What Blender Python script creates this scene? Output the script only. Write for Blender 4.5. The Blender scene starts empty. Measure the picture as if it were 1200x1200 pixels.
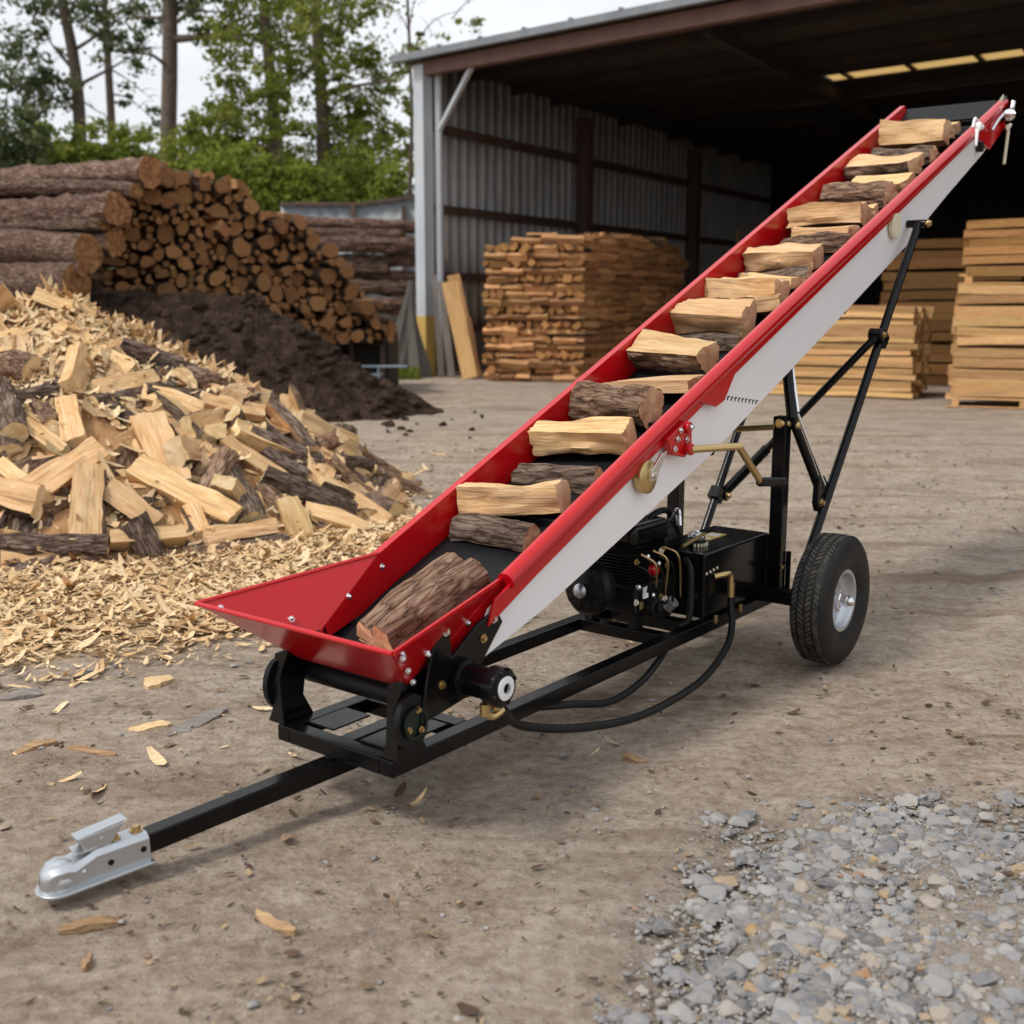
import bpy, math, random
import numpy as np
from mathutils import Vector, Matrix, Euler, noise
R = math.radians
rnd = random.Random(7)
nr = np.random.default_rng(11)
sc = bpy.context.scene
COL = sc.collection

# ------------------------------------------------------------------ camera constants
CF, CHZ, CH = 1344.3, 353.8, 1.522
PITCH = math.atan((600 - CHZ) / CF)
cp, sp = math.cos(PITCH), math.sin(PITCH)

def ray(px, py):
    dx, dv = px - 600, py - 600
    return Vector((dx, CF * cp - dv * sp, -(CF * sp + dv * cp)))
def at_depth(px, py, Y):
    d = ray(px, py); t = Y / d.y
    return Vector((d.x * t, Y, CH + d.z * t))
def at_z(px, py, z=0.0):
    d = ray(px, py); t = (z - CH) / d.z
    return Vector((d.x * t, d.y * t, z))

# ------------------------------------------------------------------ tagging
def tag(o, label=None, cat=None, group=None, kind=None):
    if label: o['label'] = label
    if cat: o['category'] = cat
    if group: o['group'] = group
    if kind: o['kind'] = kind
    return o
def empty(name, loc=(0, 0, 0), rz=0.0):
    o = bpy.data.objects.new(name, None); COL.objects.link(o)
    o.location = loc; o.rotation_euler = (0, 0, rz); o.empty_display_size = .2
    return o
def inst(name, me, M=None, parent=None):
    o = bpy.data.objects.new(name, me); COL.objects.link(o)
    if parent: o.parent = parent
    if M is not None: o.matrix_local = M
    return o

# ------------------------------------------------------------------ mesh builder
class MB:
    def __init__(s, T=None):
        s.v = []; s.f = []; s.m = []; s.T = T
    def add(s, vs, fs, mat=0):
        b = len(s.v)
        for v in vs:
            v = Vector(v)
            s.v.append(tuple(s.T @ v) if s.T is not None else tuple(v))
        for f in fs:
            s.f.append([b + i for i in f]); s.m.append(mat)
        return s
    def box(s, c, size, rot=None, mat=0):
        x, y, z = [k / 2 for k in size]
        vs = [Vector(p) for p in ((-x,-y,-z),(x,-y,-z),(x,y,-z),(-x,y,-z),(-x,-y,z),(x,-y,z),(x,y,z),(-x,y,z))]
        if rot is not None: vs = [rot @ v for v in vs]
        c = Vector(c)
        return s.add([v + c for v in vs], [(0,3,2,1),(4,5,6,7),(0,1,5,4),(1,2,6,5),(2,3,7,6),(3,0,4,7)], mat)
    def span(s, a, b, mat=0):
        a = Vector(a); b = Vector(b)
        return s.box((a + b) / 2, [abs(k) for k in (b - a)], None, mat)
    def bar(s, p0, p1, w, h, up=(0,0,1), mat=0):
        p0 = Vector(p0); p1 = Vector(p1); d = p1 - p0; x = d.normalized()
        y = Vector(up).cross(x).normalized(); z = x.cross(y)
        Rm = Matrix((x, y, z)).transposed()
        return s.box((p0 + p1) / 2, (d.length, w, h), Rm, mat)
    def cyl(s, p0, p1, r0, r1=None, n=18, mat=0, caps=True):
        p0 = Vector(p0); p1 = Vector(p1); r1 = r0 if r1 is None else r1
        x = (p1 - p0).normalized(); y = x.orthogonal().normalized(); z = x.cross(y)
        vs = []
        for p, r in ((p0, r0), (p1, r1)):
            for i in range(n):
                a = 2 * math.pi * i / n
                vs.append(p + (y * math.cos(a) + z * math.sin(a)) * r)
        fs = [(i, (i + 1) % n, n + (i + 1) % n, n + i) for i in range(n)]
        if caps: fs += [tuple(reversed(range(n))), tuple(range(n, 2 * n))]
        return s.add(vs, fs, mat)
    def tube(s, pts, r, n=10, sub=6, mat=0, smooth=True):
        P = [Vector(p) for p in pts]
        if smooth and len(P) > 2:
            Q = []
            E = [P[0] * 2 - P[1]] + P + [P[-1] * 2 - P[-2]]
            for i in range(1, len(E) - 2):
                for k in range(sub):
                    t = k / sub; a, b, c, d = E[i-1:i+3]
                    Q.append(.5 * ((2*b) + (c - a)*t + (2*a - 5*b + 4*c - d)*t*t + (3*b - a - 3*c + d)*t**3))
            Q.append(P[-1]); P = Q
        rr = r if callable(r) else (lambda t: r)
        vs = []; up = None
        for i, p in enumerate(P):
            d = (P[min(i+1, len(P)-1)] - P[max(i-1, 0)]).normalized()
            if up is None: up = d.orthogonal().normalized()
            up = (up - d * up.dot(d)).normalized(); w = d.cross(up)
            q = rr(i / max(1, len(P) - 1))
            for k in range(n):
                a = 2 * math.pi * k / n
                vs.append(p + (up * math.cos(a) + w * math.sin(a)) * q)
        fs = []
        for i in range(len(P) - 1):
            for k in range(n):
                fs.append((i*n + k, i*n + (k+1) % n, (i+1)*n + (k+1) % n, (i+1)*n + k))
        fs += [tuple(reversed(range(n))), tuple(range((len(P)-1)*n, len(P)*n))]
        return s.add(vs, fs, mat)
    def plate(s, pts, th, mat=0):
        th = Vector(th); n = len(pts); P = [Vector(p) for p in pts]
        vs = [p - th / 2 for p in P] + [p + th / 2 for p in P]
        fs = [tuple(reversed(range(n))), tuple(range(n, 2*n))] + [(i, (i+1) % n, n + (i+1) % n, n + i) for i in range(n)]
        return s.add(vs, fs, mat)
    def lathe(s, prof, o, ax, n=32, mat=0, closed=False):
        o = Vector(o); x = Vector(ax).normalized(); y = x.orthogonal().normalized(); z = x.cross(y)
        vs = []
        for (u, r) in prof:
            for k in range(n):
                a = 2 * math.pi * k / n
                vs.append(o + x * u + (y * math.cos(a) + z * math.sin(a)) * r)
        m = len(prof); fs = []
        for i in range(m if closed else m - 1):
            j = (i + 1) % m
            for k in range(n):
                fs.append((i*n + k, i*n + (k+1) % n, j*n + (k+1) % n, j*n + k))
        return s.add(vs, fs, mat)
    def sphere(s, c, r, n=12, mat=0, sq=(1, 1, 1)):
        c = Vector(c); vs = []; m = n // 2
        for i in range(m + 1):
            t = math.pi * i / m
            for k in range(n):
                a = 2 * math.pi * k / n
                vs.append(c + Vector((r*sq[0]*math.sin(t)*math.cos(a), r*sq[1]*math.sin(t)*math.sin(a), r*sq[2]*math.cos(t))))
        fs = [(i*n + k, (i+1)*n + k, (i+1)*n + (k+1) % n, i*n + (k+1) % n) for i in range(m) for k in range(n)]
        return s.add(vs, fs, mat)
    def hexbolt(s, p, ax, r=.011, mat=0):
        p = Vector(p); ax = Vector(ax).normalized()
        s.cyl(p, p + ax * .003, r * 1.5, n=16, mat=mat)
        s.cyl(p + ax * .003, p + ax * (.003 + r * .9), r, r * .93, n=6, mat=mat)
        return s
    def mesh(s, name, mats, angle=35):
        me = bpy.data.meshes.new(name); me.from_pydata(s.v, [], s.f)
        for m in (mats if isinstance(mats, (list, tuple)) else [mats]): me.materials.append(m)
        me.polygons.foreach_set('material_index', s.m)
        me.polygons.foreach_set('use_smooth', [True] * len(s.f))
        me.update(); me.validate()
        if angle: me.set_sharp_from_angle(angle=R(angle))
        import bmesh
        b = bmesh.new(); b.from_mesh(me); bmesh.ops.recalc_face_normals(b, faces=b.faces); b.to_mesh(me); b.free()
        return me
    def build(s, name, mats, parent=None, bevel=0.0, angle=35, seg=2):
        o = bpy.data.objects.new(name, s.mesh(name, mats, angle)); COL.objects.link(o)
        if parent: o.parent = parent
        if bevel:
            b = o.modifiers.new('bevel', 'BEVEL'); b.width = bevel; b.segments = seg; b.limit_method = 'ANGLE'
            b.angle_limit = R(40); b.harden_normals = True
        return o

# ------------------------------------------------------------------ materials
class N:
    def __init__(s, name):
        s.m = bpy.data.materials.new(name); s.m.use_nodes = True
        s.nt = s.m.node_tree; s.b = s.nt.nodes['Principled BSDF']
    def n(s, t, **kw):
        x = s.nt.nodes.new(t)
        for k, v in kw.items():
            if hasattr(x, k): setattr(x, k, v)
            else: x.inputs[k.replace('_', ' ')].default_value = v
        return x
    def l(s, a, b): s.nt.links.new(a, b)
    def coord(s, scale=(1, 1, 1), kind='Object', rnd_off=False, rot=(0, 0, 0)):
        tc = s.n('ShaderNodeTexCoord'); mp = s.n('ShaderNodeMapping')
        mp.inputs['Scale'].default_value = scale; mp.inputs['Rotation'].default_value = rot
        s.l(tc.outputs[kind], mp.inputs['Vector'])
        if rnd_off:
            oi = s.n('ShaderNodeObjectInfo'); mu = s.n('ShaderNodeVectorMath', operation='SCALE')
            cx = s.n('ShaderNodeCombineXYZ')
            for i in range(3): s.l(oi.outputs['Random'], cx.inputs[i])
            mu.inputs['Scale'].default_value = 37.0; s.l(cx.outputs[0], mu.inputs[0])
            s.l(mu.outputs[0], mp.inputs['Location'])
        return mp.outputs['Vector']
    def noise(s, vec, scale, detail=4, rough=.55, dist=0.0):
        x = s.n('ShaderNodeTexNoise'); x.inputs['Scale'].default_value = scale
        x.inputs['Detail'].default_value = detail; x.inputs['Roughness'].default_value = rough
        x.inputs['Distortion'].default_value = dist
        if vec is not None: s.l(vec, x.inputs['Vector'])
        return x.outputs['Fac']
    def voro(s, vec, scale, feature='F1', out='Distance'):
        x = s.n('ShaderNodeTexVoronoi', feature=feature); x.inputs['Scale'].default_value = scale
        s.l(vec, x.inputs['Vector']); return x.outputs[out]
    def ramp(s, fac, stops, interp='LINEAR'):
        x = s.n('ShaderNodeValToRGB'); e = x.color_ramp.elements; x.color_ramp.interpolation = interp
        while len(e) < len(stops): e.new(.5)
        for k, (p, c) in enumerate(stops):
            e[k].position = p; e[k].color = (*c, 1) if len(c) == 3 else c
        s.l(fac, x.inputs['Fac']); return x.outputs['Color']
    def mix(s, fac, a, b, mode='MIX'):
        x = s.n('ShaderNodeMix', data_type='RGBA', blend_type=mode)
        for v, k in ((fac, 0), (a, 6), (b, 7)):
            if hasattr(v, 'is_output'): s.l(v, x.inputs[k])
            else: x.inputs[k].default_value = (*v, 1) if isinstance(v, tuple) else v
        return x.outputs[2]
    def math(s, op, a, b=0.0, clamp=False):
        x = s.n('ShaderNodeMath', operation=op); x.use_clamp = clamp
        for v, k in ((a, 0), (b, 1)):
            if hasattr(v, 'is_output'): s.l(v, x.inputs[k])
            else: x.inputs[k].default_value = v
        return x.outputs[0]
    def attr(s, name): return s.n('ShaderNodeAttribute', attribute_name=name).outputs['Fac']
    def vary(s, col, lo=.75, hi=1.15, hue=.006):
        oi = s.n('ShaderNodeObjectInfo'); mr = s.n('ShaderNodeMapRange')
        mr.inputs['To Min'].default_value = lo; mr.inputs['To Max'].default_value = hi
        s.l(oi.outputs['Random'], mr.inputs['Value'])
        h = s.n('ShaderNodeHueSaturation'); s.l(col, h.inputs['Color']); s.l(mr.outputs[0], h.inputs['Value'])
        m2 = s.n('ShaderNodeMapRange'); m2.inputs['To Min'].default_value = .5 - hue; m2.inputs['To Max'].default_value = .5 + hue
        fr = s.math('FRACT', s.math('MULTIPLY', oi.outputs['Random'], 7.31)); s.l(fr, m2.inputs['Value'])
        s.l(m2.outputs[0], h.inputs['Hue'])
        return h.outputs['Color']
    def bump(s, h, strength=.5, dist=.01, prev=None):
        x = s.n('ShaderNodeBump'); x.inputs['Strength'].default_value = strength; x.inputs['Distance'].default_value = dist
        s.l(h, x.inputs['Height'])
        if prev is not None: s.l(prev, x.inputs['Normal'])
        s.l(x.outputs[0], s.b.inputs['Normal']); return x.outputs[0]
    def set(s, col=None, rough=None, metal=None, **kw):
        for v, k in ((col, 'Base Color'), (rough, 'Roughness'), (metal, 'Metallic')):
            if v is None: continue
            if hasattr(v, 'is_output'): s.l(v, s.b.inputs[k])
            else: s.b.inputs[k].default_value = (*v, 1) if isinstance(v, tuple) else v
        for k, v in kw.items(): s.b.inputs[k.replace('_', ' ')].default_value = v
        return s.m

def paint(name, col, rough=.25, coat=.3, dirt=.12, metal=0.0, bumps=.03, spec=.5):
    a = N(name); v = a.coord()
    d = a.noise(v, 3.0, 6, .6); d2 = a.noise(v, 28.0, 4, .6)
    k = a.ramp(a.math('ADD', a.math('MULTIPLY', d, .7), a.math('MULTIPLY', d2, .3)), [(.45, (0, 0, 0)), (.8, (dirt,)*3)])
    a.set(a.mix(k, col, (.22, .18, .14)), a.ramp(d, [(.3, (rough*.85,)*3), (.75, (rough*1.25,)*3)]), metal, Coat_Weight=coat, Coat_Roughness=.08, Specular_IOR_Level=spec)
    if bumps: a.bump(d2, bumps, .004)
    return a.m
M = {}
M['red'] = paint('red_paint', (.50, .0045, .008), .22, .22, .0, bumps=.0, spec=.4)
M['black'] = paint('black_paint', (.004, .004, .0045), .2, .05, .0, spec=.22)
M['satin'] = paint('black_satin', (.005, .005, .0055), .42, .0, .02, spec=.25)
M['panel'] = paint('white_panel', (.86, .845, .855), .2, .25, .02, bumps=.0)
M['belt'] = paint('belt_rubber', (.006, .0065, .0085), .5, 0, .03, spec=.22)
M['galv'] = paint('zinc_plate', (.56, .59, .62), .36, 0, .12, .9)
M['chrome'] = paint('bright_steel', (.75, .75, .77), .2, 0, .0, 1.0)
M['brass'] = paint('zinc_yellow', (.56, .40, .18), .3, 0, .05, .85)
M['cream'] = paint('cream_nylon', (.70, .64, .48), .4, 0, .05)
M['sticker'] = paint('yellow_sticker', (.62, .43, .09), .4, 0, .03)
M['whiteplastic'] = paint('white_plastic', (.8, .8, .8), .35, 0, .02)
M['hose'] = paint('hose_rubber', (.006, .006, .0065), .5, 0, .02, spec=.3)
M['green'] = paint('green_steel', (.006, .018, .012), .25, 0, .02, .3)
def rubber():
    a = N('tyre_rubber'); v = a.coord()
    a.set(a.ramp(a.noise(v, 14, 5), [(.35, (.006, .006, .0065)), (.75, (.016, .015, .014))]), .55, Specular_IOR_Level=.3)
    a.bump(a.noise(v, 90, 3), .08, .004); return a.m
M['tyre'] = rubber()
def tread():
    a = N('tyre_tread_dust'); v = a.coord()
    a.set(a.ramp(a.noise(v, 25, 5), [(.3, (.012, .0115, .011)), (.7, (.075, .068, .06))]), .8, Specular_IOR_Level=.3); return a.m
M['tread'] = tread()

def split_wood(name, c0, c1, c2, lo=.75, hi=1.12):
    a = N(name); v = a.coord((1.6, 26, 26), rnd_off=True); w = a.coord((1, 3, 3), rnd_off=True)
    g = a.noise(v, 2.2, 7, .62, .6); g2 = a.noise(w, 2.5, 3, .5); g3 = a.noise(a.coord((3, 90, 90), rnd_off=True), 2.0, 3, .6)
    f = a.math('ADD', a.math('MULTIPLY', g, .6), a.math('ADD', a.math('MULTIPLY', g2, .25), a.math('MULTIPLY', g3, .2)))
    c = a.ramp(f, [(.33, c0), (.47, c1), (.62, c2), (.75, c1)])
    st = a.ramp(a.noise(a.coord((.8, 14, 14), rnd_off=True), 1.6, 5, .7), [(.58, (0, 0, 0)), (.70, (.55,)*3)])
    c = a.mix(st, c, tuple(k * .38 for k in c0))
    a.set(a.vary(c, lo, hi), .72, Specular_IOR_Level=.25)
    n1 = a.bump(g, .65, .012); a.bump(g3, .4, .004, n1); return a.m
def bark(name, c0, c1, c2):
    a = N(name); v = a.coord((1.5, 7, 7), rnd_off=True)
    g = a.noise(v, 6.0, 9, .72, .8)
    cr = a.n('ShaderNodeTexVoronoi', feature='DISTANCE_TO_EDGE'); cr.inputs['Scale'].default_value = 9.0
    wv = a.n('ShaderNodeVectorMath', operation='ADD'); nz = a.n('ShaderNodeTexNoise'); nz.inputs['Scale'].default_value = 9; nz.inputs['Detail'].default_value = 4
    cv = a.coord((.9, 4.2, 4.2), rnd_off=True); a.l(cv, nz.inputs['Vector']); a.l(cv, wv.inputs[0])
    sc_ = a.n('ShaderNodeVectorMath', operation='SCALE'); sc_.inputs['Scale'].default_value = .16; a.l(nz.outputs['Color'], sc_.inputs[0]); a.l(sc_.outputs[0], wv.inputs[1]); a.l(wv.outputs[0], cr.inputs['Vector'])
    k = a.ramp(cr.outputs['Distance'], [(.0, (0, 0, 0)), (.10, (.7,)*3), (.3, (1, 1, 1))])
    big = a.noise(a.coord((1, 1.5, 1.5), rnd_off=True), 5.0, 4)
    f = a.math('ADD', a.math('MULTIPLY', g, .62), a.math('ADD', a.math('MULTIPLY', k, .20), a.math('MULTIPLY', big, .28)))
    a.set(a.vary(a.ramp(f, [(.42, c0), (.60, c1), (.80, c2)]), .75, 1.25), .9, Specular_IOR_Level=.2)
    n1 = a.bump(f, 1.0, .035); a.bump(a.noise(a.coord((3, 14, 14), rnd_off=True), 14, 6, .75), .8, .010, n1); return a.m
def end_grain(name, c0, c1, c2, rings=26):
    a = N(name); v = a.coord((.01, 1, 1))
    wv = a.n('ShaderNodeTexWave', wave_type='RINGS', rings_direction='X'); wv.inputs['Scale'].default_value = rings
    wv.inputs['Distortion'].default_value = 2.5; wv.inputs['Detail'].default_value = 3; a.l(v, wv.inputs['Vector'])
    n = a.noise(a.coord((1, 1, 1), rnd_off=True), 14, 6, .65)
    f = a.math('ADD', a.math('MULTIPLY', wv.outputs['Fac'], .10), a.math('MULTIPLY', n, .92))
    a.set(a.vary(a.ramp(f, [(.3, c0), (.52, c1), (.72, c2)]), .7, 1.2), .85, Specular_IOR_Level=.2)
    a.bump(n, .5, .008); return a.m
M['split'] = split_wood('split_wood', (.40, .20, .08), (.64, .385, .175), (.79, .56, .315))
M['bark'] = bark('bark', (.085, .048, .03), (.31, .19, .12), (.55, .42, .31))
M['darkbark'] = bark('dark_bark', (.055, .036, .027), (.20, .135, .10), (.44, .345, .28))
M['end'] = end_grain('end_grain', (.54, .345, .15), (.73, .535, .30), (.82, .655, .42))
M['oldend'] = end_grain('aged_end_grain', (.07, .030, .012), (.27, .128, .050), (.46, .265, .125), 14)
M['oldbark'] = bark('log_bark', (.03, .018, .013), (.17, .10, .07), (.46, .35, .29))
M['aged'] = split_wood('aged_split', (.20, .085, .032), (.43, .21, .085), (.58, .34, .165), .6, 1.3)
M['agedend'] = end_grain('aged_split_end', (.13, .05, .016), (.38, .18, .062), (.58, .34, .15))
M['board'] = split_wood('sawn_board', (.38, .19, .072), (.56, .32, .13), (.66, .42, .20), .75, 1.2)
M['boardshade'] = split_wood('shaded_board', (.20, .085, .028), (.34, .165, .055), (.44, .24, .09), .75, 1.2)  # darker copy of the sawn board, shade put into its colour
M['bits'] = split_wood('weathered_bits', (.16, .085, .04), (.32, .19, .10), (.46, .30, .17))
M['greyboard'] = split_wood('grey_board', (.12, .105, .09), (.22, .19, .165), (.30, .27, .24))

def steelsheet(name, c0, c1, rough=.5, metal=.3, rust=.4):
    a = N(name); v = a.coord((1, 1, .25)); w = a.coord()
    f = a.noise(v, 2.0, 6, .65); r = a.noise(w, .8, 7, .7)
    k = a.ramp(r, [(.52, (0, 0, 0)), (.72, (rust,)*3)])
    a.set(a.mix(k, a.ramp(f, [(.3, c0), (.7, c1)]), (.15, .065, .03)), rough, metal)
    a.bump(a.noise(w, 12, 4), .1, .01); return a.m
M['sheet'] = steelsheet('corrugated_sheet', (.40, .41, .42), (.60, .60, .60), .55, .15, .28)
M['fencesheet'] = steelsheet('fence_sheet', (.20, .215, .225), (.33, .345, .355), .6, .1, .15)
M['roofsheet'] = steelsheet('roof_sheet', (.022, .018, .015), (.045, .036, .029), .8, .0, .3)  # dark base colour carries the shade under the roof
M['fascia'] = steelsheet('grey_fascia', (.16, .175, .19), (.24, .255, .27), .5, .3, .05)
M['redbeam'] = steelsheet('rusty_red_beam', (.115, .058, .046), (.19, .10, .082), .65, .1, .3)
M['column'] = steelsheet('column_paint', (.42, .46, .50), (.55, .58, .61), .5, .1, .12)
M['yellow'] = steelsheet('yellow_paint', (.50, .31, .07), (.62, .42, .12), .6, 0, .2)
M['girt'] = steelsheet('girt_steel', (.07, .045, .035), (.13, .08, .06), .7, .1, .4)
M['dark'] = steelsheet('shade_dark', (.012, .009, .007), (.026, .019, .014), .85, 0, .2)  # near-black base colour stands in for deep shade in shed and rack
M['bluesheet'] = steelsheet('blue_sheet', (.16, .22, .27), (.30, .37, .42), .5, 0, .05)
M['canyellow'] = steelsheet('yellow_plastic', (.55, .30, .02), (.65, .38, .03), .4, 0, .02)
M['net'] = steelsheet('grey_net', (.075, .068, .058), (.15, .138, .12), .95, 0, .0)
def translucent():
    a = N('skylight_sheet'); nt = a.nt
    t = a.n('ShaderNodeBsdfTranslucent'); t.inputs['Color'].default_value = (.62, .50, .30, 1)
    nt.links.new(t.outputs[0], nt.nodes['Material Output'].inputs['Surface']); return a.m
M['skylight'] = translucent()

def leafmat(name, c0, c1, c2, tr=.35):
    a = N(name)
    c = a.ramp(a.attr('tint'), [(0, c0), (.5, c1), (1, c2)])
    a.set(c, .6, Specular_IOR_Level=.25)
    t = a.n('ShaderNodeBsdfTranslucent'); a.l(c, t.inputs['Color'])
    mx = a.n('ShaderNodeMixShader'); mx.inputs[0].default_value = tr
    a.l(a.b.outputs[0], mx.inputs[1]); a.l(t.outputs[0], mx.inputs[2])
    a.l(mx.outputs[0], a.nt.nodes['Material Output'].inputs['Surface']); return a.m
M['leaf'] = leafmat('leaf_green', (.06, .085, .014), (.16, .20, .028), (.32, .345, .07), .5)
M['pine'] = leafmat('pine_needles', (.035, .055, .024), (.08, .11, .042), (.16, .185, .075), .4)
M['bush'] = leafmat('bush_green', (.07, .105, .014), (.18, .23, .03), (.34, .37, .066), .5)
M['trunk'] = bark('trunk_bark', (.06, .045, .035), (.16, .125, .10), (.27, .225, .19))

def chipmat(name, c0, c1, c2, lo=0):
    a = N(name); c = a.ramp(a.attr('tint'), [(0, c0), (.35, c1), (1, c2)])
    a.set(a.mix(a.ramp(a.noise(a.coord(), 60, 4), [(.35, (.4,)*3), (.6, (0, 0, 0))]), c, c0), .8, Specular_IOR_Level=.2); return a.m
def stonemat():
    a = N('gravel_stone'); t = a.attr('tint'); v = a.coord()
    c = a.ramp(t, [(0, (.11, .114, .124)), (.3, (.19, .195, .21)), (.62, (.26, .264, .273)), (.86, (.34, .337, .33)), (.96, (.34, .28, .215)), (.99, (.37, .235, .11)), (1, (.28, .14, .085))])
    n1 = a.noise(v, 45, 6, .7); c = a.mix(a.ramp(n1, [(.38, (.6,)*3), (.60, (0, 0, 0))]), c, (.33, .28, .23))
    a.set(c, .9, Specular_IOR_Level=.25); a.bump(a.noise(v, 160, 4, .7), .5, .004); return a.m
M['chip'] = chipmat('wood_shavings', (.30, .155, .065), (.61, .405, .205), (.82, .64, .395))
M['stone'] = stonemat()
M['crumb'] = chipmat('bark_crumb', (.05, .032, .022), (.14, .09, .06), (.42, .30, .18))

# ------------------------------------------------------------------ pile shapes
PC = (-3.5, 8.9)
def rho(x, y):
    dx = (x - PC[0]) / (2.65 if x > PC[0] else 4.5); dy = (y - PC[1]) / 2.5
    return math.hypot(dx, dy)
def hmound(x, y):
    q = rho(x, y)
    b = 1.55 * max(0.0, 1 - q ** 1.12)
    if q < 1: b += .10 * noise.noise((x * 1.3, y * 1.3, 0)) * min(1, (1 - q) * 3)
    return b
def hit_mound(px, py):
    d = ray(px, py).normalized(); t = 3.0
    for _ in range(1500):
        p = Vector((0, 0, CH)) + d * t
        if p.z <= hmound(p.x, p.y): return p
        t += .01
    return p
def mnormal(x, y, e=.08):
    return Vector((hmound(x - e, y) - hmound(x + e, y), hmound(x, y - e) - hmound(x, y + e), 2 * e)).normalized()
def chipmask(x, y):
    q = rho(x, y); dx = (x - PC[0]) / 2.65; dy = (y - PC[1]) / 2.5
    fr = max(0, -dy / max(q, .01))
    lim = 1.12 + .86 * fr ** 1.4 + .13 * noise.noise((x * 1.1, y * 1.1, 3)) + .06 * noise.noise((x * 4, y * 4, 5))
    return max(0.0, min(1.0, (lim - q + .16 * noise.noise((x * 2.3, y * 2.3, 31))) / .34))
def gravelmask(x, y):
    # gravel spread near the right foreground
    n = .16 * noise.noise((x * 2.2, y * 2.2, 9)) + .07 * noise.noise((x * 7, y * 7, 2))
    ex = x - (.02 + (y - 2.1) * .42) + n; ey = 3.42 - .10 * abs(x - 1.2) - y + n
    return max(0.0, min(1.0, min(ex / .28, ey / .3)))

# ------------------------------------------------------------------ ground
def ground():
    def axis(lo, hi, step, far, g=1.25):
        a = list(np.arange(lo, hi, step)); s = step; x = hi
        while x < far: a.append(x); s *= g; x += s
        a.append(far); s = step; x = lo - step; b = []
        while x > -far: b.append(x); s *= g; x -= s
        b.append(-far); return np.array(b[::-1] + a)
    X = axis(-4.2, 3.8, .045, 420); Y = axis(1.7, 9.0, .045, 420)
    nx, ny = len(X), len(Y); V = []; dust = []; grav = []
    for y in Y:
        for x in X:
            z = 0.0
            if -9 < x < 9 and 0 < y < 18:
                f = max(0.0, 1 - max(0, y - 9) / 9)
                z = f * (.012 * noise.noise((x * .9, y * .9, 0)) + .009 * noise.noise((x * 3.1, y * 3.1, 1)) + .006 * noise.noise((x * 9, y * 9, 4)))
                q1 = x - .62 * y + .25 * noise.noise((x * .5, y * .5, 12)); q2 = x - .55 * y - .05 + .3 * noise.noise((x * .4, y * .4, 17))
                for rc in (1.15, -1.25, 2.6): z -= f * .016 * math.exp(-((q1 - rc) / .13) ** 2) - f * .007 * math.exp(-((abs(q1 - rc) - .24) / .09) ** 2)
                dust.append(chipmask(x, y)); grav.append(gravelmask(x, y) if y < 5 else 0.0)
            else: dust.append(0.0); grav.append(0.0)
            V.append((x, y, z - .008))
    F = [(j*nx + i, j*nx + i + 1, (j+1)*nx + i + 1, (j+1)*nx + i) for j in range(ny - 1) for i in range(nx - 1)]
    me = bpy.data.meshes.new('ground'); me.from_pydata(V, [], F)
    for nm, dat in (('dust', dust), ('grav', grav)):
        at = me.attributes.new(nm, 'FLOAT', 'POINT'); at.data.foreach_set('value', dat)
    me.polygons.foreach_set('use_smooth', [True] * len(F))
    a = N('packed_dirt'); v = a.coord()
    big = a.noise(v, .45, 5, .6, .3); mid = a.noise(v, 3.0, 7, .65, .4); fine = a.noise(v, 26, 8, .7); grit = a.voro(v, 55)
    st = a.noise(a.coord((.35, 1.6, 1), rot=(0, 0, .5)), 1.4, 6, .65, .6)
    c = a.ramp(a.math('ADD', a.math('MULTIPLY', mid, .5), a.math('MULTIPLY', fine, .5)),
               [(.33, (.15, .105, .076)), (.44, (.33, .254, .19)), (.56, (.445, .36, .283)), (.72, (.57, .49, .405))])
    md2 = a.noise(a.coord((1, 1.8, 1), rot=(0, 0, .3)), 9.5, 8, .72, .5)
    c = a.mix(a.ramp(md2, [(.36, (.62,)*3), (.50, (0, 0, 0))]), c, (.195, .14, .10)); c = a.mix(a.ramp(md2, [(.56, (0, 0, 0)), (.72, (.5,)*3)]), c, (.58, .505, .43))
    c = a.mix(a.ramp(big, [(.42, (0, 0, 0)), (.66, (.5,)*3)]), c, a.ramp(fine, [(.35, (.22, .185, .15)), (.65, (.43, .385, .335))]))
    c = a.mix(a.ramp(st, [(.52, (0, 0, 0)), (.66, (.72,)*3)]), c, (.165, .113, .078))
    sp_ = a.ramp(a.noise(v, 75, 2, .5), [(.66, (0, 0, 0)), (.71, (1, 1, 1))])
    c = a.mix(a.math('MULTIPLY', sp_, .5), c, (.55, .50, .44))
    sp2 = a.ramp(a.noise(a.coord((1, 1, 1), rot=(0, 0, 1)), 48, 3, .6), [(.67, (0, 0, 0)), (.72, (1, 1, 1))])
    c = a.mix(a.math('MULTIPLY', sp2, .65), c, (.07, .055, .045))
    dn = a.attr('dust')
    dm = a.math('MULTIPLY', a.ramp(a.math('ADD', dn, a.math('MULTIPLY', a.math('SUBTRACT', fine, .5), 1.1)), [(.3, (0, 0, 0)), (.7, (1, 1, 1))]), .85)
    c = a.mix(dm, c, a.ramp(a.noise(v, 40, 6, .7), [(.3, (.24, .14, .065)), (.5, (.52, .36, .19)), (.68, (.70, .53, .32))]))
    gm = a.math('MULTIPLY', a.attr('grav'), .5)
    c = a.mix(gm, c, a.ramp(a.noise(v, 60, 5, .7), [(.3, (.17, .145, .12)), (.65, (.41, .365, .31))]))
    a.set(c, .93, Specular_IOR_Level=.2)
    n0 = a.bump(md2, .8, .022); n1 = a.bump(mid, .7, .04, n0); n2 = a.bump(fine, 1.0, .018, n1); a.bump(grit, .35, .006, n2)
    me.materials.append(a.m)
    o = inst('ground', me); o['kind'] = 'structure'
ground()

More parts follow.
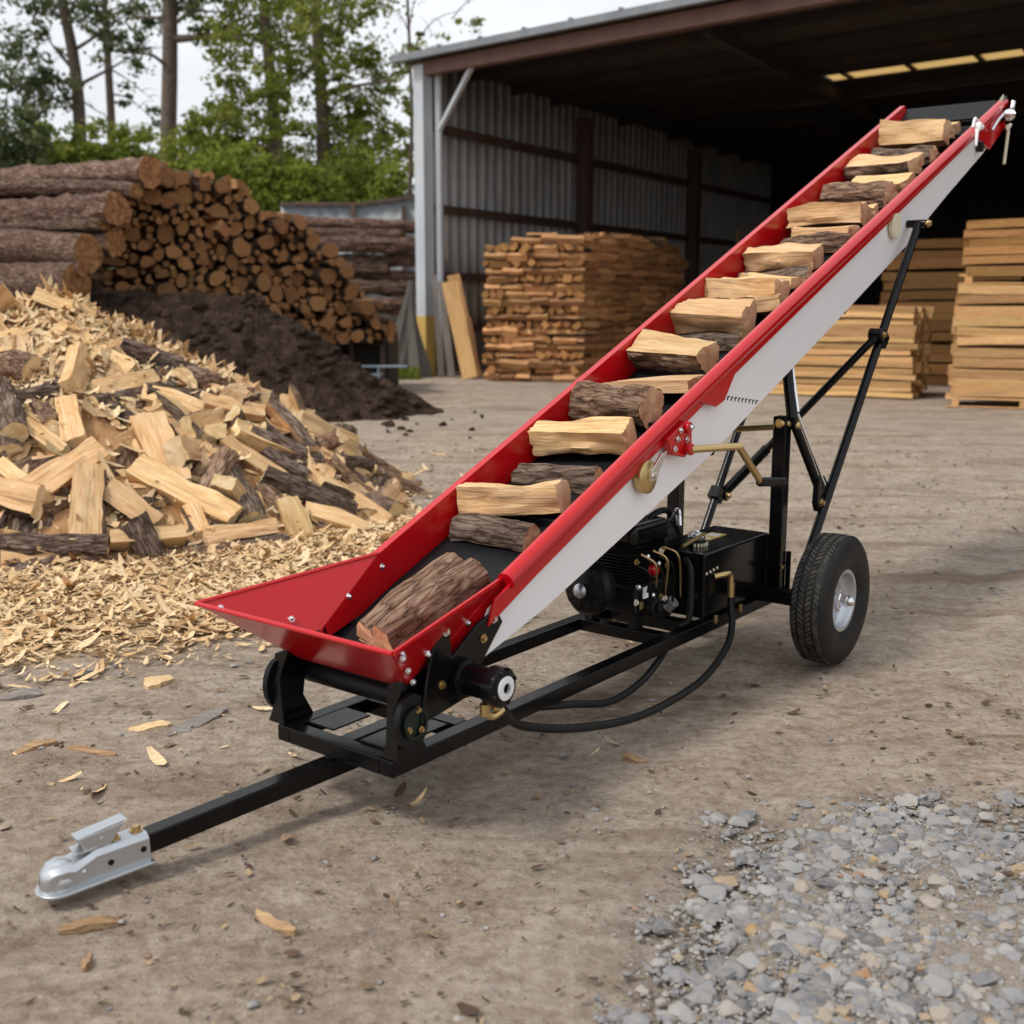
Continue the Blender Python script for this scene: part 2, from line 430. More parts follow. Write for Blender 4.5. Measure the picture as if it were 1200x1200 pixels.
# ------------------------------------------------------------------ scattered leaf / chip meshes
def quads(name, C, U, Vv, tint, mat, curl=None, parent=None):
    """C centres, U half-length vectors, Vv half-width vectors -> one mesh of 2-segment strips"""
    n = len(C); Nn = np.cross(U, Vv); Nn /= np.linalg.norm(Nn, axis=1, keepdims=True) + 1e-9
    if curl is None:
        P = np.stack([C - U - Vv, C + U - Vv, C + U + Vv, C - U + Vv], 1).reshape(-1, 3)
        k = 4; F = (np.arange(n)[:, None] * 4 + np.arange(4)[None]).reshape(-1, 4)
    else:
        cu = curl[:, None] * np.linalg.norm(U, axis=1, keepdims=True)
        tw = nr.uniform(-.35, .35, (n, 1))
        rows = []
        for t, wd, h in ((-1, .45, 1.0), (-.35, 1.0, .15), (.35, .95, .15), (1, .35, 1.0)):
            c = C + U * t + Nn * cu * h
            rows += [c - Vv * wd + Nn * cu * tw * t, c + Vv * wd - Nn * cu * tw * t]
        P = np.stack(rows, 1).reshape(-1, 3); k = 8
        b = np.arange(n)[:, None] * 8
        F = np.concatenate([b + np.array([[0, 2, 3, 1]]), b + np.array([[2, 4, 5, 3]]), b + np.array([[4, 6, 7, 5]])], 0)
    me = bpy.data.meshes.new(name); me.from_pydata(P.tolist(), [], F.tolist())
    at = me.attributes.new('tint', 'FLOAT', 'POINT'); at.data.foreach_set('value', np.repeat(tint, k))
    me.materials.append(mat); me.polygons.foreach_set('use_smooth', [curl is not None] * len(me.polygons))
    return inst(name, me, None, parent)
def randdir(n):
    d = nr.normal(size=(n, 3)); return d / np.linalg.norm(d, axis=1, keepdims=True)

def chips():
    # loose carpet on the dirt
    C = []; U = []; W = []; T = []; K = []
    def put(x, y, z, nrm, L, tilt):
        nn = (nrm + Vector(randdir(1)[0]) * tilt).normalized(); a = Vector(randdir(1)[0]); a = (a - nn * a.dot(nn)).normalized(); b = nn.cross(a)
        w = L * rnd.uniform(.12, .36)
        C.append((x, y, z)); U.append(a * L / 2); W.append(b * min(w, .04) / 2); T.append(min(1, max(0, rnd.gauss(.62, .27)))); K.append(rnd.uniform(-.1, .42))
    n = 0
    while n < 19500:
        x = rnd.uniform(-5.6, .6); y = rnd.uniform(3.3, 12.2); m = chipmask(x, y)
        if x > y * .47 + .2 or x < -y * .66 - .3 or rho(x, y) < .9: continue
        if rnd.random() > m ** 1.5 + .004: continue
        L = rnd.choice((.02, .03, .035, .045, .06, .08)) * rnd.uniform(.7, 1.4)
        if rnd.random() < .07: L = rnd.uniform(.10, .24)
        put(x, y, .004 + rnd.random() * .022 * m, Vector((0, 0, 1)), L, .35); n += 1
    o = quads('wood_chips', np.array(C), np.array([tuple(k) for k in U]), np.array([tuple(k) for k in W]), np.array(T), M['chip'], np.array(K))
    tag(o, 'pale wood shavings strewn over the dirt in front of the firewood heap', 'wood chips', None, 'stuff')
    C, U, W, T, K = [], [], [], [], []
    return None
chips()
def crumbs():
    C, U, W, T, K = [], [], [], [], []
    while len(C) < 9000:
        x = rnd.uniform(-4.5, 5); y = rnd.uniform(2.0, 13) if rnd.random() < .6 else rnd.uniform(2.0, 4.6)
        if abs(x) > y * .48: continue
        if rnd.random() > .35 + .65 * max(0, min(1, .5 + 1.4 * noise.noise((x * .8, y * .8, 11)))): continue
        L = (.004 + .008 * rnd.expovariate(1)) * (.6 + y / 9); L = min(L, .06); a = Vector((rnd.uniform(-1, 1), rnd.uniform(-1, 1), rnd.uniform(-.15, .15))).normalized(); b = Vector((0, 0, 1)).cross(a) + Vector((0, 0, rnd.uniform(-.3, .3)))
        C.append((x, y, .002)); U.append(tuple(a * L / 2)); W.append(tuple(b * L * rnd.uniform(.1, .35))); T.append(rnd.random()); K.append(rnd.uniform(-.1, .3))
    o = quads('bark_crumbs', np.array(C), np.array(U), np.array(W), np.array(T), M['crumb'], np.array(K))
    tag(o, 'bark crumbs and wood splinters sprinkled over the packed dirt yard', 'bark crumbs', None, 'stuff')
crumbs()
def shavings_heap():
    nx, ny = 150, 110; V = []; F = []
    xs = np.linspace(-8.2, -.7, nx); ys = np.linspace(6.2, 11.5, ny)
    for y in ys:
        for x in xs:
            h = hmound(x, y); V.append((x, y, h - .03 + (.035 * noise.noise((x * 5, y * 5, 2)) if h > .03 else -.03)))
    F = [(j*nx + i, j*nx + i + 1, (j+1)*nx + i + 1, (j+1)*nx + i) for j in range(ny - 1) for i in range(nx - 1)]
    tint = [(0.5 + .5 * noise.noise((v[0] * 9, v[1] * 9, v[2] * 9))) * (.45 if v[2] < .8 else 1.0) for v in V]  # lower part darkened to paint the shade between the logs
    C, U, W, T, K = [], [], [], [], []
    n = 0
    while n < 15500:
        x = rnd.uniform(-6.6, -.8); y = rnd.uniform(6.3, 10.6); q = rho(x, y)
        if q > 1.02: continue
        h = hmound(x, y)
        if rnd.random() > (.04 + .96 * min(1, max(0, (h - .72) / .45))): continue
        L = rnd.choice((.03, .05, .07, .10, .14)) * rnd.uniform(.7, 1.5)
        if rnd.random() < .10: L = rnd.uniform(.18, .40)
        nn = (mnormal(x, y) + Vector(randdir(1)[0]) * .38).normalized(); a = Vector(randdir(1)[0]); a = (a - nn * a.dot(nn)).normalized(); b = nn.cross(a)
        C.append((x, y, h + rnd.uniform(-.02, .05))); U.append(a * L / 2); W.append(b * min(.05 if rnd.random() < .12 else .02, L * rnd.uniform(.08, .28))); T.append(min(1, max(0, rnd.gauss(.6, .3)))); K.append(rnd.uniform(-.2, .6)); n += 1
    o = quads('shavings_heap', np.array(C), np.array([tuple(k) for k in U]), np.array([tuple(k) for k in W]), np.array(T), M['chip'], np.array(K))
    me = o.data; V0 = [tuple(v.co) for v in me.vertices]; F0 = [tuple(p.vertices) for p in me.polygons]
    t0 = np.zeros(len(V0)); me.attributes['tint'].data.foreach_get('value', t0)
    b = len(V0); m2 = bpy.data.meshes.new('shavings_heap'); m2.from_pydata(V0 + V, [], F0 + [tuple(b + i for i in f) for f in F])
    at = m2.attributes.new('tint', 'FLOAT', 'POINT'); at.data.foreach_set('value', list(t0) + [.35 * k for k in tint])  # base sheet tint lowered so gaps between pieces look shaded
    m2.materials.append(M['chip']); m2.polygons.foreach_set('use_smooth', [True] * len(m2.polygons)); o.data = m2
    tag(o, 'heap of curled pale wood shavings that the loose firewood lies on', 'shavings heap', None, 'stuff')
shavings_heap()

# ------------------------------------------------------------------ logs
def log_mesh(name, kind, w, h, L, seed, mats, nl=14, rough=1.0):
    """length along X, cross-section in YZ about w x h; slots bark, split, end. Sides are separate strips."""
    g = random.Random(seed); sides = []
    def arc(cx, cy, rx, ry, a0, a1, n):
        return [(cx + rx * math.cos(R(a0 + (a1 - a0) * i / n)), cy + ry * math.sin(R(a0 + (a1 - a0) * i / n))) for i in range(n + 1)]
    def line(p, q, n): return [(p[0] + (q[0]-p[0])*i/n, p[1] + (q[1]-p[1])*i/n) for i in range(n + 1)]
    if kind == 'round': sides = [(arc(0, 0, w/2, h/2, 0, 360, 30), 0)]
    elif kind == 'half':     # flat split face up, bark below
        s = g.uniform(-.1, .1) * h
        sides = [(arc(0, h*.32, w/2, h*.82, 180, 360, 22), 0), (line((w/2, h*.32), (-w/2, h*.32 + s), 8), 1)]
        sides[0] = (sides[0][0][:1] and [(-w/2, h*.32 + s)] + sides[0][0][1:], 0)
    elif kind == 'halfup':   # bark up
        sides = [(arc(0, -h*.32, w/2, h*.82, 0, 180, 24), 0), (line((-w/2, -h*.32), (w/2, -h*.32), 8), 1)]
    elif kind == 'twin':
        sides = [(arc(-w*.23, -h*.32, w*.27, h*.80, 180, 32, 14) + arc(w*.23, -h*.32, w*.27, h*.74, 150, 0, 14), 0), (line((-w/2, -h*.32), (w/2, -h*.32), 8), 1)]
    elif kind == 'quarter':  # two split faces up and towards -y, bark at back and below
        A = (-w*.46, h*.46); B = (w*.44, h*.38); C_ = (-w*.40, -h*.36)
        mid = [(w*.50, h*.05), (w*.40, -h*.33), (w*.10, -h*.49)]
        sides = [([B] + mid + [C_], 0), (line(C_, A, 6), 1), (line(A, B, 8), 1)]
    else:                    # slab : split on all faces, one bark edge
        j = lambda: g.uniform(.85, 1.1)
        A = (-w/2*j(), h/2*j()); B = (w/2*j(), h/2*j()); C_ = (w/2*j(), -h/2*j()); D = (-w/2*j(), -h/2*j())
        sides = [(line(A, B, 8), 1), (line(B, C_, 5), 0 if g.random() < .5 else 1), (line(C_, D, 8), 1), (line(D, A, 5), 1)]
    V = []; F = []; Mi = []; so = g.uniform(0, 99); bow = g.uniform(-.03, .03); tw = g.uniform(-.10, .10); tap = g.uniform(-.1, .1)
    e0 = g.uniform(-.12, .12); e1 = g.uniform(-.12, .12)
    def pt(x01, y, z, tagm):
        x = (x01 - .5) * L
        a = tw * (x01 - .5); y, z = y * math.cos(a) - z * math.sin(a), y * math.sin(a) + z * math.cos(a)
        k = 1 + tap * (x01 - .5); y *= k; z *= k
        rr = math.hypot(y, z) + 1e-6
        if w > .5: d = rough * min(w, h) * (.10 * noise.noise((x * .5 + so, y * 2, z * 2)) + .05 * noise.noise((x * 1.5 + so, y * 7, z * 7)))
        else:
            d = rough * min(w, h) * (.15 * noise.noise((x * 5 + so, y * 14, z * 14)) + .05 * noise.noise((x * 12 + so, y * 50, z * 50)))
            if tagm == 0: d += rough * .07 * min(w, h) * (abs(noise.noise((x * 7 + so, y * 38, z * 38))) * -2 + .5)
            else: d += rough * .03 * min(w, h) * noise.noise((x * 5 + so, y * 80, z * 80))
        y += y / rr * d; z += z / rr * d
        x += (e0 if x01 < .5 else e1) * y * (1 if x01 in (0, 1) else .6) * rough
        if x01 in (0.0, 1.0): x += .008 * rough * noise.noise((y * 40 + so, z * 40, 3 * x01))
        return (x, y, z + bow * (1 - (2 * x01 - 1) ** 2) * L)
    for prof, mi in sides:
        m = len(prof); b = len(V)
        for i in range(nl + 1):
            for (y, z) in prof: V.append(pt(i / nl, y, z, mi))
        for i in range(nl):
            for k in range(m - 1):
                F.append((b + i*m + k, b + (i+1)*m + k, b + (i+1)*m + k + 1, b + i*m + k + 1)); Mi.append(mi)
    loop = [p for prof, _ in sides for p in prof[:-1]]
    for x01 in (0.0, 1.0):
        b = len(V); V.append(pt(x01, 0, 0, 2)); n = len(loop)
        for sc_ in (.5, 1.0):
            for (y, z) in loop: V.append(pt(x01, y * sc_, z * sc_, 2))
        for k in range(n):
            q = (k + 1) % n
            f1 = (b, b + 1 + k, b + 1 + q); f2 = (b + 1 + k, b + 1 + n + k, b + 1 + n + q, b + 1 + q)
            if x01 == 0: f1 = f1[::-1]; f2 = f2[::-1]
            F += [f1, f2]; Mi += [2, 2]
    me = bpy.data.meshes.new(name); me.from_pydata(V, [], F)
    for m in mats: me.materials.append(m)
    me.polygons.foreach_set('material_index', Mi); me.polygons.foreach_set('use_smooth', [True] * len(F))
    import bmesh
    b = bmesh.new(); b.from_mesh(me); bmesh.ops.recalc_face_normals(b, faces=b.faces); b.to_mesh(me); b.free()
    me.set_sharp_from_angle(angle=R(50)); return me
FRESH = [M['bark'], M['split'], M['end']]
DARKF = [M['darkbark'], M['split'], M['end']]
def frame(x, up):
    x = x.normalized(); up = (up - x * up.dot(x)).normalized(); y = up.cross(x)
    return Matrix((x, y, up)).transposed()
def place(o, pos, Rm): o.matrix_world = Matrix.Translation(pos) @ Rm.to_4x4()

# loose heap: hero pieces (px end points, width px-ish in metres, thickness, kind, label)
HERO = [
 ((66,388),(152,442),.16,.09,'slab','DK','long pale split slab lying slantwise high on the shavings heap'),
 ((172,494),(205,574),.20,.09,'slab','FR','broad honey coloured split slab sloping down the middle of the heap'),
 ((106,556),(100,646),.19,.12,'slab','FR','whitish upright split block leaning at the front of the heap'),
 ((30,586),(118,532),.15,.10,'slab','DK','pale split slab slanting up beside the whitish upright block'),
 ((158,552),(274,612),.15,.12,'slab','FR','longest pale split slab pointing down towards the red hopper'),
 ((256,540),(296,612),.19,.11,'halfup','DK','dark grey bark slab standing steeply with a pale split edge'),
 ((306,562),(412,606),.17,.13,'halfup','DK','long dark bark log sloping down at the right foot of the heap'),
 ((-10,642),(128,646),.13,.13,'round','DK','round dark bark log lying level at the front foot of the heap'),
 ((128,640),(214,634),.09,.15,'slab','FR','pale rectangular block lying level beside the round bark log'),
 ((232,474),(306,490),.11,.11,'slab','FR','tan split beam lying nearly level on the upper right slope'),
 ((388,534),(366,572),.16,.08,'slab','FR','small pale square block near the right foot of the heap'),
 ((110,474),(176,458),.13,.07,'halfup','DK','grey bark shard lying across the centre of the heap'),
 ((112,462),(182,448),.13,.08,'slab','DK','weathered brown split slab above the grey bark shard'),
 ((2,660),(70,654),.13,.05,'slab','FR','thin pale slab flat on the chips before the round bark log'),
 ((238,634),(322,622),.10,.10,'half','DK','short bark edged billet at the front right foot of the heap'),
 ((430,548),(478,574),.09,.09,'round','DK','short reddish bark stub at the far right end of the heap'),
 ((394,546),(440,552),.11,.11,'round','DK','stubby bark round with a pale end near the reddish stub'),
 ((124,578),(182,620),.14,.12,'half','FR','tan split billet between the upright block and the longest slab'),
 ((268,452),(312,472),.15,.10,'quarter','FR','pale chunky wedge on the right ridge of the heap'),
 ((0,548),(52,590),.09,.08,'slab','FR','narrow pale billet at the left edge under the slanting slab'),
 ((262,520),(345,578),.13,.10,'quarter','FR','tan wedge tucked behind the long dark bark log'),
 ((10,432),(40,440),.19,.17,'round','FR','stubby yellow chunk showing its cut end high on the heap'),
 ((236,630),(222,600),.10,.10,'quarter','DK','brown end piece upright beside the pale rectangular block'),
 ((30,500),(75,535),.10,.10,'quarter','DK','grey weathered wedge in the left middle of the heap'),
]
for i, (a, b, w, h, kd, mk, lab) in enumerate(HERO):
    pa, pb = hit_mound(*a), hit_mound(*b)
    d = pb - pa; c = (pa + pb) / 2; nn = mnormal(c.x, c.y)
    tocam = (Vector((0, 0, CH)) - c).normalized()
    up = (nn * .7 + tocam * .5).normalized()
    L = max(.22, min(.8, d.length)); 
    me = log_mesh('firewood_log', kd, w * 1.08, h, L, 100 + i, DARKF if mk == 'DK' else FRESH, 28, 1.2)
    o = inst('firewood_log', me); place(o, c + up * (h * .42), frame(d, up)); tag(o, lab, 'firewood', 'split firewood in the loose heap')
# the mass of the heap
TP = []
for i in range(16):
    kd = ('quarter', 'halfup', 'slab', 'halfup', 'quarter', 'halfup', 'round', 'half')[i % 8]
    TP.append((log_mesh('firewood_log', kd, rnd.uniform(.11, .18), rnd.uniform(.08, .14), rnd.uniform(.34, .52), 300 + i, DARKF if i % 3 else FRESH, 22, 1.3), .05))
cnt = 0; spots = []
HSP = []
for a, b, w, h, kd, mk, lab in HERO:
    for q_ in (.15, .5, .85): p_ = hit_mound(a[0] + (b[0]-a[0]) * q_, a[1] + (b[1]-a[1]) * q_); HSP.append((p_.x, p_.y))
while cnt < 250:
    x = rnd.uniform(-5.4, -.85); y = rnd.uniform(6.4, 9.6); q = rho(x, y)
    if q > 1.0 or x < -y * .60: continue
    h = hmound(x, y)
    if h > 1.12 and rnd.random() < .85: continue
    if y > 8.9 and x < -1.9: continue
    if any((x - a) ** 2 + (y - b) ** 2 < .008 for a, b in spots): continue
    nearh = any((x - a) ** 2 + (y - b) ** 2 < .03 for a, b in HSP)
    spots.append((x, y)); nn = mnormal(x, y)
    a = Vector(randdir(1)[0]); a = (a - nn * a.dot(nn) * rnd.uniform(.7, 1.0)).normalized()
    up = (nn + Vector(randdir(1)[0]) * .9).normalized()
    o = inst('firewood_log', TP[cnt % 16][0]); z = max(h + (rnd.uniform(-.12, -.07) if nearh else rnd.uniform(-.05, .07)), -.02 if nearh else .05)
    place(o, Vector((x, y, z)), frame(a, up)); o.scale = [rnd.uniform(.85, 1.35)] * 3
    tag(o, 'small split firewood piece jumbled half hidden among the larger slabs in the heap', 'firewood', 'split firewood in the loose heap'); cnt += 1

# ------------------------------------------------------------------ the conveyor
YAW = .908
root = empty('firewood_conveyor', (.907, 5.092, 0), YAW)
tag(root, 'red belt conveyor on a black wheeled frame with tow coupler, carrying logs upward', 'log conveyor')
RW = Matrix.Translation(root.location) @ Matrix.Rotation(YAW, 4, 'Z')
TH = R(23.08); S0, Z0, TL = -1.862, .685, 5.21
CT = Matrix.Translation((S0, 0, Z0)) @ Matrix.Rotation(-TH, 4, 'Y')     # local: x up the belt, y left, z normal
def CV(): return MB(CT)
CW = .272
def cpt(t, l, n): return CT @ Vector((t, -l, n))
def m(s, l, z): return Vector((s, -l, z))

# side walls
w = CV()
w.plate([(0, CW, 0), (TL - .06, CW, .028), (TL + .04, CW, -.13), (0, CW, -.17)], (0, .006, 0))
w.bar((0, CW + .014, -.006), (TL - .06, CW + .014, .022), .03, .012)
w.build('side_wall', M['red'], root, .002)
w = CV()
w.plate([(-.02, -CW, 0), (TL, -CW, -.03), (TL, -CW, -.14), (0, -CW, -.17)], (0, .006, 0))
w.build('side_wall', M['red'], root, .002)
w = CV(); w.tube([(-.02, -CW - .022, .0), (1.5, -CW - .022, .006), (TL + .02, -CW - .022, -.036)], .030, 16, 8)
w.build('top_rail', M['red'], root)
w = CV()
w.plate([(-.10, -CW - .03, -.01), (TL - .5, -CW - .03, -.03), (TL - .5, -CW - .03, -.064), (1.3, -CW - .03, -.048), (.1, -CW - .03, -.060), (-.16, -CW - .03, -.070)], (0, .012, 0))
w.build('rail_flange', M['red'], root, .003)
w = CV(); w.plate([(TL - .62, -CW - .028, -.03), (TL - .02, -CW - .028, -.04), (TL - .0, -CW - .028, -.17), (TL - .32, -CW - .028, -.21), (TL - .50, -CW - .028, -.10)], (0, .014, 0))
w.plate([(TL - .30, -CW - .04, -.06), (TL - .06, -CW - .04, -.06), (TL - .06, -CW - .04, -.078), (TL - .34, -CW - .04, -.085)], (0, .012, 0))
w.build('head_plate', M['red'], root, .003)
w = CV(); w.plate([(1.20, -CW - .042, -.0), (1.56, -CW - .042, -.0), (1.50, -CW - .042, -.045), (1.40, -CW - .042, -.098), (1.33, -CW - .042, -.09)], (0, .012, 0))
w.build('gusset', M['red'], root, .004)
# white side panels, deeper towards the head
for sgn in (-1, 1):
    w = CV(); y = sgn * (CW + .012); h0 = -.30 if sgn < 0 else .02
    pl_ = ([(-.29, y, -.152), (-.12, y, -.035)] if sgn < 0 else [(.0, y, -.18), (.02, y, -.035)]) + [(TL - .12, y, -.06), (TL - .05, y, -.17), (4.82, y, -.212), (4.2, y, -.234), (3.91, y, -.248), (3.51, y, -.274), (2.53, y, -.280), (1.33, y, -.278), (1.08, y, -.266), (.81, y, -.250), (.44, y, -.226), (.13, y, -.206)]
    w.plate(pl_, (0, .004, 0))
    pn = w.build('guard_panel', M['panel'], root, .001)
    if sgn < 0:
        v = CV()
        for k in range(13):
            t = 1.375 + k * .0275; n = -.062 - k * .0163
            v.bar((t - .008, y - .003, n + .002), (t + .012, y - .003, n - .002), .003, .0042, (0, 1, 0))
            v.bar((t - .012, y - .003, n - .008), (t + .002, y - .003, n + .004), .003, .004, (0, 1, 0))
        v.build('vent_slot', M['satin'], pn)
# belt, cleats, rollers
w = CV(); w.span((-.43, -CW + .008, -.142), (TL - .02, CW - .008, -.132))
w.span((-.43, -CW + .02, -.203), (TL - .3, CW - .02, -.198))
w.lathe([(-CW + .012, .0), (-CW + .012, .043), (CW - .012, .043), (CW - .012, 0)], (TL - .0, 0, -.176), (0, 1, 0), 28)
w.lathe([(-CW + .012, .0), (-CW + .012, .034), (CW - .012, .034), (CW - .012, 0)], (-.43, 0, -.168), (0, 1, 0), 28)
w.build('belt', M['belt'], root, .002)
for t in (.46, 1.18, 1.92, 2.66, 3.4, 4.14, 4.86):
    w = CV(); w.span((t, -CW + .02, -.132), (t + .012, CW - .02, -.098)); w.build('belt_cleat', M['belt'], root, .003)
# head: hood plate and shaft
w = CV(); w.plate([(TL - .20, CW - .004, -.055), (TL - .02, CW - .004, -.008), (TL - .02, -CW + .004, -.008), (TL - .20, -CW + .004, -.055)], (.004, 0, -.008))
w.plate([(TL - .215, CW - .004, -.06), (TL - .215, -CW + .004, -.06), (TL - .20, -CW + .004, -.095), (TL - .20, CW - .004, -.095)], (.006, 0, 0.002))
w.build('head_hood', M['satin'], root, .002)
w = CV(); w.cyl((TL - .05, -CW - .11, -.09), (TL - .05, CW + .03, -.09), .016)
w.lathe([(0, .012), (0, .034), (.03, .034), (.035, .026), (.045, .026), (.045, .012)], (TL - .05, -CW - .06, -.09), (0, -1, 0), 22)
w.cyl((TL - .07, -CW - .085, -.14), (TL - .09, -CW - .07, -.17), .012); w.cyl((TL - .03, -CW - .085, -.06), (TL - .0, -CW - .085, -.03), .014)
w.build('head_shaft', M['chrome'], root)
w = CV(); w.plate([(TL - .10, -CW - .035, -.02), (TL + .04, -CW - .035, .0), (TL + .055, -CW - .035, -.12), (TL - .09, -CW - .035, -.13)], (0, .012, 0)); w.build('bearing_plate', M['black'], root, .004)
w = CV(); w.plate([(TL - .07, -CW - .031, .012), (TL + .0, -CW - .031, .02), (TL + .0, -CW - .031, -.03), (TL - .07, -CW - .031, -.03)], (0, .004, 0)); w.build('head_washer', M['cream'], root, .002)
a = cpt(TL - .08, CW + .075, -.165)
w = MB(); w.cyl(a, a + Vector((-.04, 0, -.20)), .009, n=10); w.sphere(a + Vector((-.04, 0, -.20)), .011); w.cyl(a + Vector((-.02, 0, .01)), a + Vector((.03, .01, .01)), .013, n=10); w.build('tension_rod', M['cream'], root)
w = CV(); w.tube([(TL - .32, -CW - .05, -.10), (TL - .2, -CW - .055, -.075), (TL - .05, -CW - .055, -.07)], .008, 8); w.build('adjuster_bolt', M['chrome'], root)
# white clip on rail
w = CV(); w.tube([(TL - .60, -CW - .03, .0), (TL - .55, -CW - .03, .037), (TL - .50, -CW - .03, .004)], .008, 8)
w.cyl((TL - .62, -CW - .06, -.006), (TL - .50, -CW - .05, -.028), .014); w.cyl((TL - .62, -CW - .06, -.010), (TL - .68, -CW - .065, -.08), .010)
w.sphere((TL - .56, -CW - .05, -.003), .022); w.build('rail_clip', M['whiteplastic'], root)
w = CV(); w.cyl((TL - .50, -CW - .02, -.14), (TL - .50, -CW - .05, -.14), .03); w.build('rubber_stop', M['satin'], root, .003)

# hopper
h = MB()
HB, HL, HFo = (-2.259, .231, .426), (-2.505, .411, .623), (S0, CW, Z0)
def hp(k, sgn): return m(k[0], sgn * k[1], k[2])
foldb = {s_: cpt(0.0, s_ * CW, -.16) for s_ in (-1, 1)}
th = .006
h.plate([hp(HL, -1), hp(HL, 1), hp(HB, 1), hp(HB, -1)], (-.004, 0, -.004))
hop = h.build('hopper', M['red'], root, .0015)
for sgn in (-1, 1):
    q = MB(); A, B = hp(HL, sgn), hp(HFo, sgn); D = hp(HB, sgn)
    q.plate([A, B, D], (0, .006, 0)); q.plate([B, foldb[sgn], D], (0, .006, 0)); q.build('side_flare', M['red'], hop, .0015)
    q = MB(); q.tube([A, (A + B) / 2, B], .0075, 8, 3); q.build('rim', M['red'], hop)
q = MB(); q.tube([hp(HL, -1), (hp(HL, -1) + hp(HL, 1)) / 2, hp(HL, 1)], .0075, 8, 3); q.build('rim', M['red'], hop)
# flare floor behind the front plate, to the belt start
q = MB(); q.plate([hp(HB, -1), hp(HB, 1), cpt(-.40, CW, -.15), cpt(-.40, -CW, -.15)], (0, 0, .005)); q.build('floor_plate', M['red'], hop)
IW = RW.inverted(); cam_l = IW @ Vector((0, 0, CH))
for px_ in ((258, 713), (341, 726), (408, 699), (447, 664)):
    dl = IW.to_3x3() @ ray(*px_); best = None
    for tri in ((hp(HL, -1), hp(HFo, -1), hp(HB, -1)), (hp(HFo, -1), foldb[-1], hp(HB, -1))):
        nn = (tri[1] - tri[0]).cross(tri[2] - tri[0]).normalized(); t = (tri[0] - cam_l).dot(nn) / dl.dot(nn); p = cam_l + dl * t
        c_ = [(tri[(k + 1) % 3] - tri[k]).cross(p - tri[k]).dot(nn) for k in range(3)]
        if min(c_) >= -1e-3 or best is None: best = (p, nn)
    p, nn = best
    for sgn in (-1, 1):
        pp = Vector((p.x, p.y * -sgn, p.z)); n2 = Vector((nn.x, nn.y * -sgn, nn.z)); q = MB()
        for dd in (1, -1):
            q.cyl(pp + n2 * .002 * dd, pp + n2 * .007 * dd, .012, .010, 16); q.sphere(pp + n2 * .008 * dd, .0075, 10)
        q.build('bolt', M['chrome'], hop)
for k in (.15, .5, .85):
    p = hp(HL, 1).lerp(hp(HB, 1), k) + m(.02, .006, .0); q = MB(); q.cyl(p, p + m(-.004, .008, 0), .010, .009, 12); q.sphere(p + m(-.005, .01, 0), .007, 10); q.build('bolt', M['chrome'], hop)

# frame
f = MB()
ZR = .203; RH = .05; RWd = .055
for sgn in (-1, 1):
    f.box(m(-1.1, sgn * .22, ZR), (2.49, RWd, RH))
frm = f.build('chassis_frame', M['black'], root, .004)
def part(name, mb, mat, par=frm, bev=.004): return mb.build(name, M[mat], par, bev)
for s_ in (-2.318, -1.98, -.74, -.52, -.10):
    part('cross_member', MB().box(m(s_, 0, ZR), (.056, .385, RH)), 'black')
part('center_tube', MB().box(m(-2.17, 0, ZR), (.24, .06, RH - .006)), 'black')
part('deck_plate', MB().box(m(-2.16, .12, ZR + .029), (.26, .12, .006)).box(m(-2.2, -.12, ZR + .029), (.16, .11, .006)), 'black', bev=.001)
# tongue
Tn0, Tn1 = m(-2.92, -.155, .082), m(-2.05, .0, .152)
tg = MB().bar(Tn0, Tn1, .056, .056).build('tow_tongue', M['black'], root, .005)
# coupler, local x towards nose
X = (Tn0 - Tn1).normalized(); X = Vector((X.x, X.y, X.z * .4)).normalized(); Yc = Vector((0, 0, 1)).cross(X).normalized(); Zc = X.cross(Yc)
K = Matrix.Translation(Tn0 - X * .02) @ Matrix((X, Yc, Zc)).transposed().to_4x4() @ Matrix.Scale(1.1, 4)
def sec(x, wd, zt, zb):
    r_ = .012
    return [(x, -wd, zb), (x, wd, zb), (x, wd, zt - r_), (x, wd - r_, zt), (x, -wd + r_, zt), (x, -wd, zt - r_)]
c = MB(K); S = [(-.0, .036, .036, -.036), (.13, .036, .036, -.036), (.155, .038, .028, -.036), (.185, .042, .020, -.036), (.205, .042, .026, -.036), (.232, .036, .022, -.036), (.250, .024, .010, -.036), (.257, .010, -.008, -.036)]
vs = []; fs = []
for a_ in S: vs += sec(*a_)
for i in range(len(S) - 1):
    for k in range(6): fs.append((i*6 + k, i*6 + (k+1) % 6, (i+1)*6 + (k+1) % 6, (i+1)*6 + k))
fs += [tuple(range(5, -1, -1)), tuple(range((len(S)-1)*6, len(S)*6))]
c.add(vs, fs)
cpl = c.build('coupler', M['galv'], root, .003, 50)
c = MB(K); n = 14
nose = [(.215 + .052 * math.cos(R(a)), .054 * math.sin(R(a)), -.038) for a in range(-90, 91, 15)]
c.plate([(-.005, -.05, -.038)] + nose + [(-.005, .05, -.038)], (0, 0, .007)); c.build('bottom_flange', M['galv'], cpl, .002)
c = MB(K); c.sphere((.205, 0, -.02), .047, 20, sq=(1, .95, 1.02)); c.build('ball_socket', M['galv'], cpl)
c = MB(K)
for sy in (-1, 1):
    c.plate([(.15, sy * .02, .036), (.168, sy * .02, .072), (.06, sy * .02, .078), (.045, sy * .02, .084), (.07, sy * .02, .06), (.09, sy * .02, .036)], (0, .004, 0))
c.plate([(.168, .02, .072), (.168, -.02, .072), (.045, -.02, .083), (.045, .02, .083)], (0, 0, .004)); c.build('latch_lever', M['galv'], cpl, .0015)
c = MB(K); c.box((.15, 0, .038), (.05, .05, .006)); c.cyl((.11, -.026, .055), (.11, .026, .055), .006, n=10); c.build('latch_pin', M['galv'], cpl, .001)
